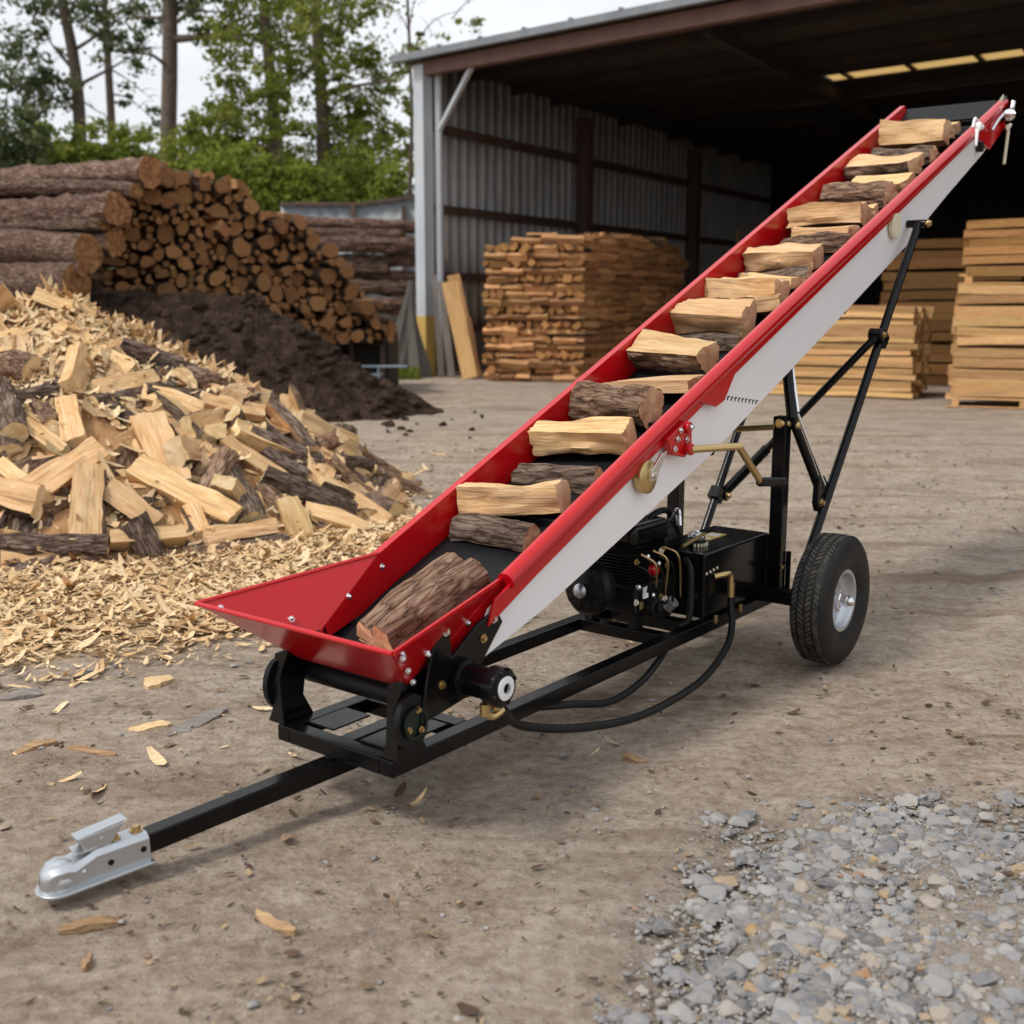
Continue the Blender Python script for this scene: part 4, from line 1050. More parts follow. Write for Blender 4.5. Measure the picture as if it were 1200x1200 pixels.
for a, b_, wd, mt_, lab in SCR:
    pa, pb = at_z(*a), at_z(*b_); d = pb - pa; L = d.length; n = 9; V = []; F = []
    s_ = Vector((-d.y, d.x, 0)).normalized() * wd * .5; g = random.Random(hash(lab) % 1000 + 3) if False else random.Random(len(lab) * 7)
    for i in range(n + 1):
        t = i / n; k = min(1, .25 + 3 * t, .25 + 3 * (1 - t)) * g.uniform(.75, 1.05); zc = .004 + .006 * math.sin(t * 5 + len(lab))
        p = pa + d * t; q = g.uniform(-.15, .15)
        V += [p - s_ * (k + q) + Vector((0, 0, zc)), p + s_ * (k - q) + Vector((0, 0, zc + .006)), p + s_ * (k - q) + Vector((0, 0, -.01)), p - s_ * (k + q) + Vector((0, 0, -.01))]
        if i: b0 = 4 * (i - 1); F += [(b0 + j, b0 + (j+1) % 4, b0 + 4 + (j+1) % 4, b0 + 4 + j) for j in range(4)]
    F += [(3, 2, 1, 0), (4*n, 4*n + 1, 4*n + 2, 4*n + 3)]
    mm = MB(); mm.add(V, F); me = mm.mesh('wood_scrap', M[mt_], 40)
    if mt_ in ('chip', 'stone'):
        at = me.attributes.new('tint', 'FLOAT', 'POINT'); at.data.foreach_set('value', [.6] * len(me.vertices))
    o = inst('stone' if mt_ == 'stone' else 'wood_scrap', me); tag(o, lab, 'stone' if mt_ == 'stone' else 'wood scrap')

# ------------------------------------------------------------------ soil heap
def soil():
    a = N('dark_soil'); v = a.coord(); n1 = a.noise(v, 5, 8, .7); n2 = a.noise(v, 40, 5, .65)
    a.set(a.ramp(a.math('ADD', a.math('MULTIPLY', n1, .6), a.math('MULTIPLY', n2, .4)), [(.35, (.038, .023, .015)), (.50, (.115, .073, .050)), (.66, (.30, .21, .155))]), .95, Specular_IOR_Level=.15)
    b1 = a.bump(n1, 1, .12); a.bump(n2, .9, .04, b1)
    nx, ny = 190, 130; V = []; xs = np.linspace(-9.5, -.2, nx); ys = np.linspace(12.6, 18.6, ny)
    def hs(x, y):
        rt = (x + 4.4) / 3.25 if x > -3.4 else (max(0, -5.2 - x)) / 3.2 + (x > -5.2) * 0
        if x > -3.55: rt = (x + 3.55) / 2.5
        elif x < -5.8: rt = (-5.8 - x) / 3.2
        else: rt = 0
        q = math.hypot(rt, (y - 16.2) / (1.75 if y < 16.2 else 2.4))
        q *= 1 + .13 * noise.noise((x * 1.7, y * 1.7, 40)) + .06 * noise.noise((x * 5, y * 5, 41))
        h = 1.68 * max(0, 1 - q ** (.8 if x > -3.55 else 1.15))
        if q < 1.03: h += (.20 * noise.noise((x * .9, y * .9, 7)) + .14 * noise.noise((x * 2.6, y * 2.6, 1)) + .08 * noise.noise((x * 7, y * 7, 1))) * min(1, 3.2 * max(0, 1.03 - q))
        return h - .02
    V = [(x, yy, hs(x, yy)) for yy in ys for x in xs]
    F = [(j*nx + i, j*nx + i + 1, (j+1)*nx + i + 1, (j+1)*nx + i) for j in range(ny - 1) for i in range(nx - 1)]
    # clods
    me = bpy.data.meshes.new('soil_heap')
    for k in range(1500):
        x = rnd.uniform(-7.5, -.3); yy = rnd.uniform(12.9, 16.2); h_ = hs(x, yy)
        if h_ < -.015 and rnd.random() < .95: continue
        v, f = HUL[k % 14]; s = .02 + .03 * rnd.expovariate(1); s = min(s, .12); b0 = len(V)
        V += [(x + q[0] * s, yy + q[1] * s, max(h_, 0) + q[2] * s * .7) for q in v]; F += [tuple(b0 + i for i in q) for q in f]
    me.from_pydata(V, [], F); me.materials.append(a.m); me.polygons.foreach_set('use_smooth', [True] * len(F))
    tag(inst('soil_heap', me), 'dark brown heap of soil and bark mulch behind the firewood heap', 'soil heap', None, 'stuff')
soil()

# ------------------------------------------------------------------ log stacks at the back left
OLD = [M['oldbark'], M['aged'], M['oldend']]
BIG = [ # end centre px, radius m, Y, length, dir azimuth jitter, label
 ((176,203), .235, 16.4, 5.2, 'top big log of the tall stack, pale peeled upper side'),
 ((138,245), .235, 15.9, 5.0, 'second big log down, orange cut end set back from the top log'),
 ((118,276), .20, 16.3, 4.6, 'third big log down, half hidden behind its neighbours'),
 ((136,284), .20, 16.0, 2.2, 'short log with an uneven end beside the third big log'),
 ((104,298), .255, 15.6, 4.6, 'fourth big log down with a broad round cut end'),
 ((90,334), .27, 15.3, 4.4, 'lowest big log with the widest round cut end above the soil'),
 ((112,262), .20, 17.2, 4.6, 'big log lying deepest in the middle of the tall stack, dark bark'),
 ((92,316), .22, 16.9, 4.6, 'big dark log wedged behind the lower two big logs'),
 ((160,224), .11, 16.1, 4.4, 'thin dark log squeezed under the top big log'),
 ((122,262), .10, 15.8, 4.2, 'thin reddish log squeezed under the second big log'),
 ((96,316), .10, 15.35, 4.2, 'thin dark log squeezed under the fourth big log'),
 ((196,207), .16, 17.0, 3.6, 'short thick log end standing behind the top big log'),
 ((150,226), .20, 17.3, 4.5, 'log lying just under the top log, streaked brown bark'),
]
for i, (px, r_, Y, L, lab) in enumerate(BIG):
    c = at_depth(px[0], px[1], Y); d = Vector((-.90, .43 if i % 2 else .36, .012)).normalized()
    me = log_mesh('big_log', 'round', r_ * 2, r_ * 1.9, L, 900 + i, OLD, 40, .85)
    o = inst('big_log', me); place(o, c + d * L / 2, frame(d, Vector((0, 0, 1)))); tag(o, lab, 'log', 'big logs of the tall stack')
TE = [log_mesh('stacked_log', ('round', 'quarter', 'round', 'half', 'round', 'halfup', 'round', 'quarter', 'round')[k], 1.08, rnd.uniform(.85, 1.0), 8, 950 + k, OLD, 6, 1.3) for k in range(9)]
P0 = Vector((-5.9, 16.9, 0)); P1 = Vector((-2.0, 19.6, 0)); fd = (P1 - P0).normalized(); nrm = Vector((fd.y, -fd.x, 0))
SIL = [(90,235),(150,200),(180,194),(215,200),(255,206),(282,212),(300,242),(322,250),(345,255),(366,275),(384,290),(404,315),(424,345),(440,362),(458,385)]
def top_at(u_):
    for (a, b_), (c_, d_) in zip(SIL, SIL[1:]):
        if a <= u_ <= c_: return b_ + (d_ - b_) * (u_ - a) / (c_ - a)
    return 999
cnt = 0; PK = []; MASS = MB()
def px_of(p):
    fw = p.y * cp - (p.z - CH) * sp; return 600 + CF * p.x / fw, 600 + CF * (-(p.z - CH) * cp - p.y * sp) / fw
for tries, r0_, r1_ in ((900, .10, .15), (500, .07, .09), (9000, .052, .072), (26000, .038, .055)):
    for _ in range(tries):
        x = rnd.uniform(0, 4.9); z = rnd.uniform(.4, 4.3); r_ = rnd.uniform(r0_, r1_)
        p = P0 + fd * x; p.z = z; u_, v_ = px_of(p); tp = top_at(u_)
        if v_ < tp + 2 or u_ < 106 or v_ > 398: continue
        edge = v_ < tp + 26 and u_ > 150
        if r0_ > .12 and not (edge or u_ > 370 and rnd.random() < .3): continue
        if any((x - a) ** 2 + (z - b) ** 2 < (.93 * (r_ + c)) ** 2 for a, b, c in PK): continue
        PK.append((x, z, r_)); cnt += 1; s = 2 * r_
        if cnt > 292:
            ax = (nrm + Vector((rnd.uniform(-.12, .12), rnd.uniform(-.12, .12), 0))).normalized(); q_ = p + ax * rnd.uniform(-.14, .12); b0 = len(MASS.v); nn_s = rnd.randint(6, 10)
            MASS.cyl(q_ - ax * 1.4, q_, r_, r_ * rnd.uniform(.9, 1.1), nn_s)
            for k in range(nn_s): MASS.m[-2 - nn_s + k] = 0
            MASS.m[-1] = MASS.m[-2] = 1; continue
        o = inst('stacked_log', TE[rnd.randrange(9)]); ax = (nrm + Vector((rnd.uniform(-.14, .14), rnd.uniform(-.14, .14), rnd.uniform(-.08, .08)))).normalized()
        L = 1.5; off = rnd.uniform(-.14, .14) + (.15 if edge else 0)
        place(o, p + ax * off - ax * L / 2, frame(ax, Vector((rnd.uniform(-1, 1), rnd.uniform(-1, 1), rnd.uniform(-1, 1) + .2)).normalized()))
        o.scale = (L / 8, s, s * rnd.uniform(.85, 1.05))
        tag(o, 'log with its cut end showing in the tall stack behind the soil heap', 'stacked log', 'cut log ends of the tall stack')
if MASS.v: tag(MASS.build('stacked_log_mass', [M['oldbark'], M['oldend']], None, 0, 40), 'small filler logs packed between the bigger cut ends of the tall stack', 'log mass', None, 'stuff')
# long logs lying behind towards the shed
n_l = 0
rows = [(271,.13),(279,.12),(290,.18),(303,.14),(314,.17),(329,.12),(341,.18),(356,.12),(367,.16),(379,.11),(388,.14)]
nm_ = ['topmost', 'second', 'third', 'fourth', 'fifth', 'sixth', 'seventh', 'eighth', 'ninth', 'tenth', 'lowest']
for i, (py, r_) in enumerate(rows):
    c = at_depth(506 - (0, 34, 8, 0, 50, 12, 0, 22, 0, 60, 4)[i], py - 2 + rnd.uniform(-2, 2), 25.6 + rnd.uniform(-.25, .25)); L = 4.2 + .3 * (i % 4)
    me = log_mesh('long_log', 'round', r_ * 2, r_ * 1.9, L, 1200 + i, OLD, 30, 1.3); o = inst('long_log', me)
    d = Vector((-1, .12 + .03 * (i % 3), .03 + rnd.uniform(-.012, .02))).normalized(); place(o, c + d * L / 2, frame(d, Vector((0, 0, 1))))
    tag(o, nm_[i] + ' long grey barked log from the top in the stack left of the shed post', 'log', 'long logs stacked by the shed post')

# ------------------------------------------------------------------ rack with blue sheet under the log stack
bx = at_depth(372, 430, 19.6); ex = at_depth(446, 430, 19.6)
rk = empty('log_rack', ((bx.x + ex.x) / 2, 19.9, 0)); tag(rk, 'low dark steel rack with two rails holding up the right end of the log stack', 'rack')
hw = (ex.x - bx.x) / 2 + .1
for z in (1.02, .90):
    b = MB(); b.span((-hw, -.04, z - .035), (hw, .04, z + .035)); b.build('rail', M['fascia'], rk, .01)
for x in (-hw + .1, 0, hw - .1):
    b = MB(); b.span((x - .04, -.03, 0), (x + .04, .03, .86)); b.build('leg', M['girt'], rk, .01)
b = MB(); b.span((-hw, .1, .0), (hw, 1.8, .98)); b.build('shade_box', M['dark'], rk)  # dark box added to stand in for the shade under the rack
p = at_depth(408, 418, 19.2); p.z = 0
tb = empty('blue_tub', p); tag(tb, 'pale blue sheet metal tub standing under the log rack', 'tub')
b = MB(); b.span((-.36, -.2, .0), (.50, .2, .30)); b.build('tub_body', M['bluesheet'], tb, .03)
b = MB(); b.span((-.40, -.24, .30), (.54, .24, .35)); b.span((-.40, -.24, .46), (1.0, -.2, .50)); b.span((.5, -.22, .0), (.54, -.18, .46)); b.span((-.40, -.22, .35), (-.36, -.18, .46)); b.build('rim', M['bluesheet'], tb, .01)
p = at_depth(382, 398, 19.3); me = log_mesh('orange_log', 'quarter', .3, .26, .5, 77, OLD, 8); o = inst('orange_log', me); place(o, Vector((p.x, 19.2, .93)), frame(Vector((.5, -.8, .1)), Vector((0, 0, 1)))); tag(o, 'single orange cut log end poking out over the rack by the soil', 'log')

# ------------------------------------------------------------------ shed
F_ = Vector((.754, -.656, 0)); W_ = Vector((.524, .852, 0)); SO = Vector((-1.80, 24.28, 0))
sh = empty('open_shed', SO); tag(sh, 'large open fronted steel shed with grey corrugated wall and rusty red eave beam', 'shed')
def S(a, b, z): return F_ * a + W_ * b + Vector((0, 0, z))
def sbar(a0, b0, z0, a1, b1, z1, w_, h_, mb=None):
    mb = mb or MB(); return mb.bar(S(a0, b0, z0), S(a1, b1, z1), w_, h_)
ZT = 6.298; AW = 27.0; BD = 21.0
col = MB(); col.box(S(0, 0, 3.1) , (.28, .28, 6.2), Matrix.Rotation(math.atan2(F_.y, F_.x), 3, 'Z')); cc = col.build('corner_column', M['column'], sh, .02)
b = MB(); b.box(S(0, 0, .62), (.296, .296, 1.24), Matrix.Rotation(math.atan2(F_.y, F_.x), 3, 'Z')); b.build('yellow_base', M['yellow'], cc, .02)
b = MB(); b.cyl(S(.26, .22, .0), S(.26, .22, 6.0), .08, n=16); b.build('down_pipe', M['column'], sh)
sbar(.30, .20, 4.95, 1.42, .0, 6.08, .09, .09).build('knee_brace', M['column'], sh, .01)
b = MB(); b.box(S(AW, 0, 3), (.3, .3, 6)); b.build('corner_column', M['column'], sh, .02)
# corrugated walls as real ribs
def corr(a0, b0, a1, b1, z0, z1, mat, name, sp_=.30, dep=.045):
    A = S(a0, b0, 0); B = S(a1, b1, 0); L = (B - A).length; d = (B - A).normalized(); nn = Vector((d.y, -d.x, 0)); prof = []
    k = 0
    while k * sp_ < L:
        for t, h_ in ((0, 0), (.62, 0), (.70, 1), (.92, 1)): prof.append((min(L, (k + t) * sp_), h_ * dep))
        k += 1
    vs = []; fs = []
    for (x, h_) in prof:
        q = A + d * x + nn * h_; vs += [q + Vector((0, 0, z0)), q + Vector((0, 0, z1))]
    for i in range(len(prof) - 1): fs.append((2*i, 2*i + 2, 2*i + 3, 2*i + 1))
    mb = MB(); mb.add(vs, fs); o = mb.build(name, mat, sh, 0, 20)
    so = o.modifiers.new('thick', 'SOLIDIFY'); so.thickness = .012; return o
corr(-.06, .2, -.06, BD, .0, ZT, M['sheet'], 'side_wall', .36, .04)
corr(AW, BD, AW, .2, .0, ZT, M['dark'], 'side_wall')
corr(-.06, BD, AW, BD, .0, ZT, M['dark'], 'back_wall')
for z in (5.02, 3.42, 2.05, .95):
    sbar(.10, .3, z, .10, BD - .2, z, .12, .17).build('girt', M['girt'], sh, .01)
for bb_ in (6.6, 13.6):
    b = MB(); b.box(S(.22, bb_, 3), (.34, .30, 6.0), Matrix.Rotation(math.atan2(F_.y, F_.x), 3, 'Z')); b.build('column', M['girt'], sh, .02)
b = MB(); b.cyl(S(1.6, 14.0, 0), S(1.6, 14.0, 3.6), .06, n=10); b.build('column', M['board'], sh)
# eave beam, fascia, roof
sbar(-.1, -.02, 6.11, AW, -.02, 6.11, .20, .27).build('eave_beam', M['redbeam'], sh, .01)
sbar(-.55, -.35, 6.31, AW + .5, -.35, 6.31, .14, .14).build('fascia', M['fascia'], sh, .01)
SK0, SK1, SL0, SL1 = 6.95, 7.75, 10.0, 10.12
for (b0, b1) in ((-.28, SK0), (SK1, SL0), (SL1, BD + .3)):
    mb = MB(); A = [S(-.5, b0, 6.33), S(AW + .4, b0, 6.33), S(AW + .4, b1, 6.33), S(-.5, b1, 6.33)]
    mb.plate(A, (0, 0, .06)); mb.build('roof_sheet', M['roofsheet'], sh)
mb = MB(); mb.plate([S(-.5, SK0, 6.33), S(6.4, SK0, 6.33), S(6.4, SK1, 6.33), S(-.5, SK1, 6.33)], (0, 0, .06)); mb.plate([S(-.5, SL0, 6.33), S(4.2, SL0, 6.33), S(4.2, SL1, 6.33), S(-.5, SL1, 6.33)], (0, 0, .06)); mb.build('roof_sheet', M['roofsheet'], sh)
edges = [6.4, 6.88, 8.28, 9.68, 10.6, 11.7, 12.7, 14, 15.4, 17, 18.6, 20, 22, 24, AW + .4]
for a0, a1 in zip(edges, edges[1:]):
    mb = MB(); mb.plate([S(a0 + .04, SK0, 6.34), S(a1 - .04, SK0, 6.34), S(a1 - .04, SK1, 6.34), S(a0 + .04, SK1, 6.34)], (0, 0, .01)); mb.build('skylight', M['skylight'], sh)
    mb = MB(); mb.plate([S(a1 - .05, SK0, 6.33), S(a1 + .05, SK0, 6.33), S(a1 + .05, SK1, 6.33), S(a1 - .05, SK1, 6.33)], (0, 0, .08)); mb.build('skylight_bar', M['girt'], sh)
mb = MB(); mb.plate([S(4.2, SL0, 6.34), S(AW + .4, SL0, 6.34), S(AW + .4, SL1, 6.34), S(4.2, SL1, 6.34)], (0, 0, .01)); mb.build('skylight', M['skylight'], sh)
for k in range(26):
    mb = MB(); a_ = -.3 + k * 1.08; mb.bar(S(a_, -.43, 6.39), S(a_, 3.0, 6.39), .06, .05); mb.build('roof_rib', M['fascia'], sh)
for b_ in (1.6, 3.4, 5.2, 8.8, 12.0, 14, 16, 18):
    sbar(-.0, b_, 6.2, AW, b_, 6.2, .09, .16).build('purlin', M['dark'], sh)
for a_ in (6.5, 13.0, 19.5):
    sbar(a_, .3, 6.0, a_, BD, 6.0, .14, .24).build('roof_truss', M['dark'], sh)
def shedpt(px, py, a=None, b=None): return at_z(px, py, 0)

# fence / low corrugated building behind
fe = empty('corrugated_fence', (-2.8, 28.4, 0)); tag(fe, 'grey corrugated metal fence behind the stacked logs left of the shed', 'fence')
mb = MB(); vs = []; X0, X1 = -2.75, 2.2; n = int((X1 - X0) / .09)
for i in range(n + 1):
    x = X0 + (X1 - X0) * i / n; zt = 3.84 + .30 * max(0, min(1, (x + .8) / 2.2)); yy = .010 * (1 if (i // 2) % 2 else -1); vs += [(x, yy, 0), (x, yy, zt)]
mb.add(vs, [(2*i, 2*i + 2, 2*i + 3, 2*i + 1) for i in range(n)]); o = mb.build('sheet', M['fencesheet'], fe, 0, 10); o.modifiers.new('t', 'SOLIDIFY').thickness = .02
mb = MB(); mb.bar((X0, -.05, 3.83), (-.8, -.05, 3.83), .08, .08); mb.bar((-.8, -.05, 3.83), (1.4, -.05, 4.13), .08, .08); mb.build('top_rail', M['girt'], fe)
for x in (-1.0, .2):
    mb = MB(); mb.span((x - .05, -.12, 0), (x + .05, -.03, 3.8)); mb.build('post', M['girt'], fe)

# ------------------------------------------------------------------ things leaning by the shed post
def lean(name, pb, pt, Yb, wd, th_, mat, lab, cat, zt_back=.35):
    b_ = at_z(*pb, 0) if Yb is None else at_depth(pb[0], pb[1], Yb); b_.z = 0
    t = at_depth(pt[0], pt[1], b_.y + zt_back); d = t - b_; mb = MB()
    y_ = d.cross(Vector((1, 0, 0))).normalized(); mb.bar(Vector(), d, wd, th_, up=(0, -1, .1)); me = mb.mesh(name, M[mat]); o = inst(name, me, Matrix.Translation(b_)); tag(o, lab, cat)
    return o
def plank(pb, pt, wd, mat, lab, back=.3, top=0.0):
    b_ = at_z(*pb); b_.z = .02; t = at_depth(pt[0], pt[1], b_.y + back); d = t - b_; L = d.length
    me = log_mesh('plank', 'slab', wd, .05, L, len(lab), [M[mat]] * 3, 16, .25); o = inst('plank', me); place(o, b_ + d / 2, frame(d, Vector((0, -1, .1)))); tag(o, lab, 'plank')
plank((551,444), (527,330), .32, 'board', 'wide tan plank leaning beside the shed corner pipe')
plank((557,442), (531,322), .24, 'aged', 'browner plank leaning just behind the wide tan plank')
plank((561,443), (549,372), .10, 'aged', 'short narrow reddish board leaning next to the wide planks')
plank((529,442), (517,330), .13, 'greyboard', 'grey weathered pole leaning against the shed down pipe', .05)
plank((517,442), (509,322), .10, 'greyboard', 'thin grey board standing between the yellow post base and pipe', .05)
plank((560,440), (520,296), .05, 'greyboard', 'long thin batten leaning on the wall behind the planks', .8)
# grey net bundle
pb = at_z(472, 442); mb = MB(); vs = []; fs = []; n = 44; hh = 1.95
for i in range(13):
    t = i / 12
    for k in range(n):
        a_ = 2 * math.pi * k / n; r_ = (.36 * (1 - t) ** 1.5 + .045) * (1 + .30 * math.sin(a_ * 6 + 2.5 * t) + .16 * math.sin(a_ * 11 - 3 * t))
        vs.append((r_ * math.cos(a_) * 1.1 + .20 * t ** .9, r_ * .6 * math.sin(a_), hh * t))
for i in range(12):
    for k in range(n): fs.append((i*n + k, i*n + (k+1) % n, (i+1)*n + (k+1) % n, (i+1)*n + k))
fs.append(tuple(range(12 * n, 13 * n))); mb.add(vs, fs); o = inst('net_bundle', mb.mesh('net_bundle', M['net'], 60), Matrix.Translation(pb)); tag(o, 'grey gathered netting hanging in folds left of the yellow post base', 'netting')
pb = at_z(488, 442)
cn = empty('fuel_can', pb); tag(cn, 'small yellow plastic can on the ground at the foot of the shed post', 'can')
b = MB(); b.box((0, 0, .17), (.15, .14, .34)); b.build('can_body', M['canyellow'], cn, .03); b = MB(); b.cyl((0, 0, .36), (0, 0, .42), .055, n=14); b.build('can_cap', M['canyellow'], cn, .01)
b = MB(); b.span((-.09, -.085, .27), (.09, .085, .30)); b.build('band', M['satin'], cn)
# weeds at the base
C = []; U = []; W = []; T = []
for k in range(1600):
    q = at_z(rnd.uniform(415, 492), rnd.uniform(432, 445)); x, yy = q.x, q.y; hgt = rnd.uniform(.08, .28)
    d = Vector((rnd.uniform(-.5, .5), rnd.uniform(-.5, .5), 1)).normalized() * hgt / 2; C.append((x, yy, hgt / 2)); U.append(tuple(d)); W.append((rnd.uniform(-.02, .02), rnd.uniform(-.02, .02), 0)); T.append(rnd.random())
tag(quads('grass', np.array(C), np.array(U), np.array(W) + 1e-4, np.array(T), M['bush']), 'tuft of green grass at the foot of the shed corner', 'grass', None, 'stuff')

# ------------------------------------------------------------------ firewood crib in the shed
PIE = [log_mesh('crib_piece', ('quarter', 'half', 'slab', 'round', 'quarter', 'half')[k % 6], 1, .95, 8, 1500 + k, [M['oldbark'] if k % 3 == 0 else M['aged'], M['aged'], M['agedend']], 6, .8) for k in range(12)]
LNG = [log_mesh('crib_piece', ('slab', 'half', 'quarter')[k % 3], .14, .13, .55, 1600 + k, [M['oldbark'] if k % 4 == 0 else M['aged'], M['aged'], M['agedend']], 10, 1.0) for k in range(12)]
CA = at_z(568, 447); CB = at_z(683, 449); CA.y += .25; CB.y += .25; ff = (CB - CA).normalized(); LF = (CB - CA).length; bk = Vector((.50, .866, 0)); nf = Vector((ff.y, -ff.x, 0))
RHt = .145; nrows = 19; nn_ = 0
def crib(p, x, up, me, sx=(1, 1, 1)):
    o = inst('crib_piece', me); place(o, p, frame(x, up)); o.scale = sx
    tag(o, 'split firewood piece in the tall crisscross stack inside the shed mouth', 'stacked firewood', 'firewood of the crisscross stack')
for r_ in range(nrows):
    z = .07 + r_ * RHt
    if r_ % 2 == 0:
        x = rnd.uniform(-.05, .03)
        while x < LF - .2:
            L = rnd.uniform(.26, .6)
            if x + L > LF - .35: L = LF + .03 - x
            if not (r_ == nrows - 1 and x < .25): crib(CA + ff * (x + L / 2) + Vector((0, 0, z)) - nf * (.0 + rnd.uniform(-.05, .09)) + Vector((0, 0, rnd.uniform(-.02, .02))), ff + Vector((rnd.uniform(-.02, .02), rnd.uniform(-.10, .10), rnd.uniform(-.07, .07))), Vector((rnd.uniform(-.5, .5), -.7, 1)), LNG[rnd.randrange(12)], (L / .55, rnd.uniform(.85, 1.1), rnd.uniform(.9, 1.15)))
            x += L + .01
    else:
        x = .0
        while x < LF - .05:
            s = rnd.uniform(.08, .20)
            if rnd.random() < .14:
                L = rnd.uniform(.3, .5); L = min(L, LF + .03 - x)
                crib(CA + ff * (x + L / 2) + Vector((0, 0, z)) - nf * .04, ff + Vector((0, 0, rnd.uniform(-.07, .07))), Vector((rnd.uniform(-.5, .5), -.7, 1)), LNG[rnd.randrange(12)], (L / .55, 1, rnd.uniform(.8, 1.15))); x += L; continue
            crib(CA + ff * (x + s / 2) + Vector((0, 0, z + rnd.uniform(-.01, .01))) + nf * rnd.uniform(-.10, .09) - nf * .22, nf + Vector((rnd.uniform(-.2, .2), 0, rnd.uniform(-.08, .08))), Vector((rnd.uniform(-1, 1), rnd.uniform(-1, 1), .6)), PIE[rnd.randrange(12)], (.55 / 8, s * 1.02, RHt * rnd.uniform(.72, 1.12))); x += s
    x = .05
    ns = nrows if True else 0
    while x < 4.9:
        L = rnd.uniform(.6, .85)
        crib(CB + bk * (x + L / 2) + Vector((0, 0, z + rnd.uniform(-.015, .015))) - ff * (.08 + rnd.uniform(-.05, .05)), bk + Vector((rnd.uniform(-.08, .08), rnd.uniform(-.08, .08), rnd.uniform(-.05, .05))), Vector((1, 0, rnd.uniform(.3, 1.4))), LNG[rnd.randrange(12)], (L / .55, rnd.uniform(.85, 1.15), rnd.uniform(.9, 1.2))); x += L + .01
core = MB(); h_ = nrows * RHt - .12
q = [CA + ff * .12 + bk * .35, CB - ff * .16 + bk * .12, CB - ff * .16 + bk * 4.8, CA + ff * .12 + bk * 4.8]
core.add([v for v in q] + [v + Vector((0, 0, h_)) for v in q], [(3, 2, 1, 0), (4, 5, 6, 7), (0, 1, 5, 4), (1, 2, 6, 5), (2, 3, 7, 6), (3, 0, 4, 7)])
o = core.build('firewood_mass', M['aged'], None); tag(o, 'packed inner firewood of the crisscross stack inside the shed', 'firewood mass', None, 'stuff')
for k in range(26):   # loose top pieces
    p = CA.lerp(CB, rnd.uniform(.35, 1.0)) + bk * rnd.uniform(.2, 4.4) + Vector((0, 0, nrows * RHt + rnd.uniform(.0, .10)))
    crib(p, Vector((rnd.uniform(-1, 1), rnd.uniform(-1, 1), rnd.uniform(-.1, .1))), Vector((rnd.uniform(-.6, .6), -.4, 1)), LNG[k % 12], (1.1, .9, .8))

# ------------------------------------------------------------------ board stacks on the right
BRD = [log_mesh('rough_board', 'slab', 1, 1, 8, 1700 + k, [M['board']] * 3, 26, .42) for k in range(8)]
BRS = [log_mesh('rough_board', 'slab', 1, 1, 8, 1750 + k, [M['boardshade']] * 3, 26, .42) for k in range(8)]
def boards(c0, d, back, Lb, rows_, th_, wd_, nb, lab, grp, z0=0.0, ms=None):
    for r_ in range(rows_):
        for k in range(nb):
            p = c0 + d * (Lb / 2 + rnd.uniform(-.05, .05)) + back * (wd_ * (k + .5) + rnd.uniform(0, .02)) + Vector((0, 0, z0 + th_ * (r_ + .5)))
            o = inst('rough_board', (ms or BRD)[rnd.randrange(8)]); place(o, p, frame(d + Vector((rnd.uniform(-.012, .012), 0, rnd.uniform(-.006, .006))), Vector((0, 0, 1)))); o.scale = (Lb / 8 * rnd.uniform(.975, 1.01), wd_ * .97, th_ * rnd.uniform(.82, .99))
            tag(o, lab, 'board', grp)
def pallet(c0, d, back, Lb, Wb, lab):
    e = empty('pallet', c0); tag(e, lab, 'pallet')
    for k in range(3):
        mb = MB(); p = d * (Lb * (.04 + .46 * k)) + back * Wb / 2; mb.bar(p - back * Wb / 2, p + back * Wb / 2, .10, .10); mb.v = [tuple(Vector(v) + Vector((0, 0, .07))) for v in mb.v]; mb.build('block', M['board'], e, .005)
    for k in range(5):
        mb = MB(); p = back * (Wb * (.05 + .225 * k)) + Vector((0, 0, .132)); mb.bar(p - d * .06, p + d * (Lb + .06), .11, .024); mb.build('slat', M['board'], e, .004)
    mb = MB(); p = back * .04 + Vector((0, 0, .012)); mb.bar(p - d * .06, p + d * (Lb + .06), .1, .02); mb.build('slat', M['board'], e, .004)
A0 = at_z(925, 463); A1 = at_z(1066, 468); dA = (A1 - A0).normalized(); bA = Vector((-dA.y, dA.x, 0)); bA = (bA + Vector((.25, 0, 0))).normalized()
boards(A0 - dA * .9, dA, bA, (A1 - A0).length + .9, 15, .097, .30, 3, 'rough sawn board in the low stack behind the black lift strut', 'boards of the low stack')
B0 = at_z(1112, 477); dB = Vector((.93, -.36, 0)).normalized(); bB = Vector((.36, .93, 0))
pallet(B0, dB, bB, 2.0, 1.0, 'rough wooden pallet under the tall board stack at the right edge')
boards(B0 + Vector((0, 0, .145)), dB, bB, 2.0, 11, .148, .33, 3, 'thick tan board in the tall pallet stack at the right edge', 'boards of the tall pallet stack')
zz = .145 + 11 * .148
pallet(B0 + Vector((.12, .1, zz)), dB, bB, 1.8, .9, 'wooden pallet between the two tiers of boards at the right edge')
boards(B0 + dB * .12 + Vector((0, .1, zz + .145)), dB, bB, 1.9, 6, .125, .3, 3, 'shade darkened orange brown board in the upper tier above the right pallet stack', 'boards of the upper tier', 0.0, BRS)
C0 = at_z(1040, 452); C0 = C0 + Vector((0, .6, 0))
boards(C0, Vector((.95, -.3, 0)).normalized(), Vector((.3, .95, 0)), 2.4, 14, .19, .4, 2, 'dark shaded board in the tall stack between the two pale stacks', 'boards of the shaded stack', 0.0, BRS)

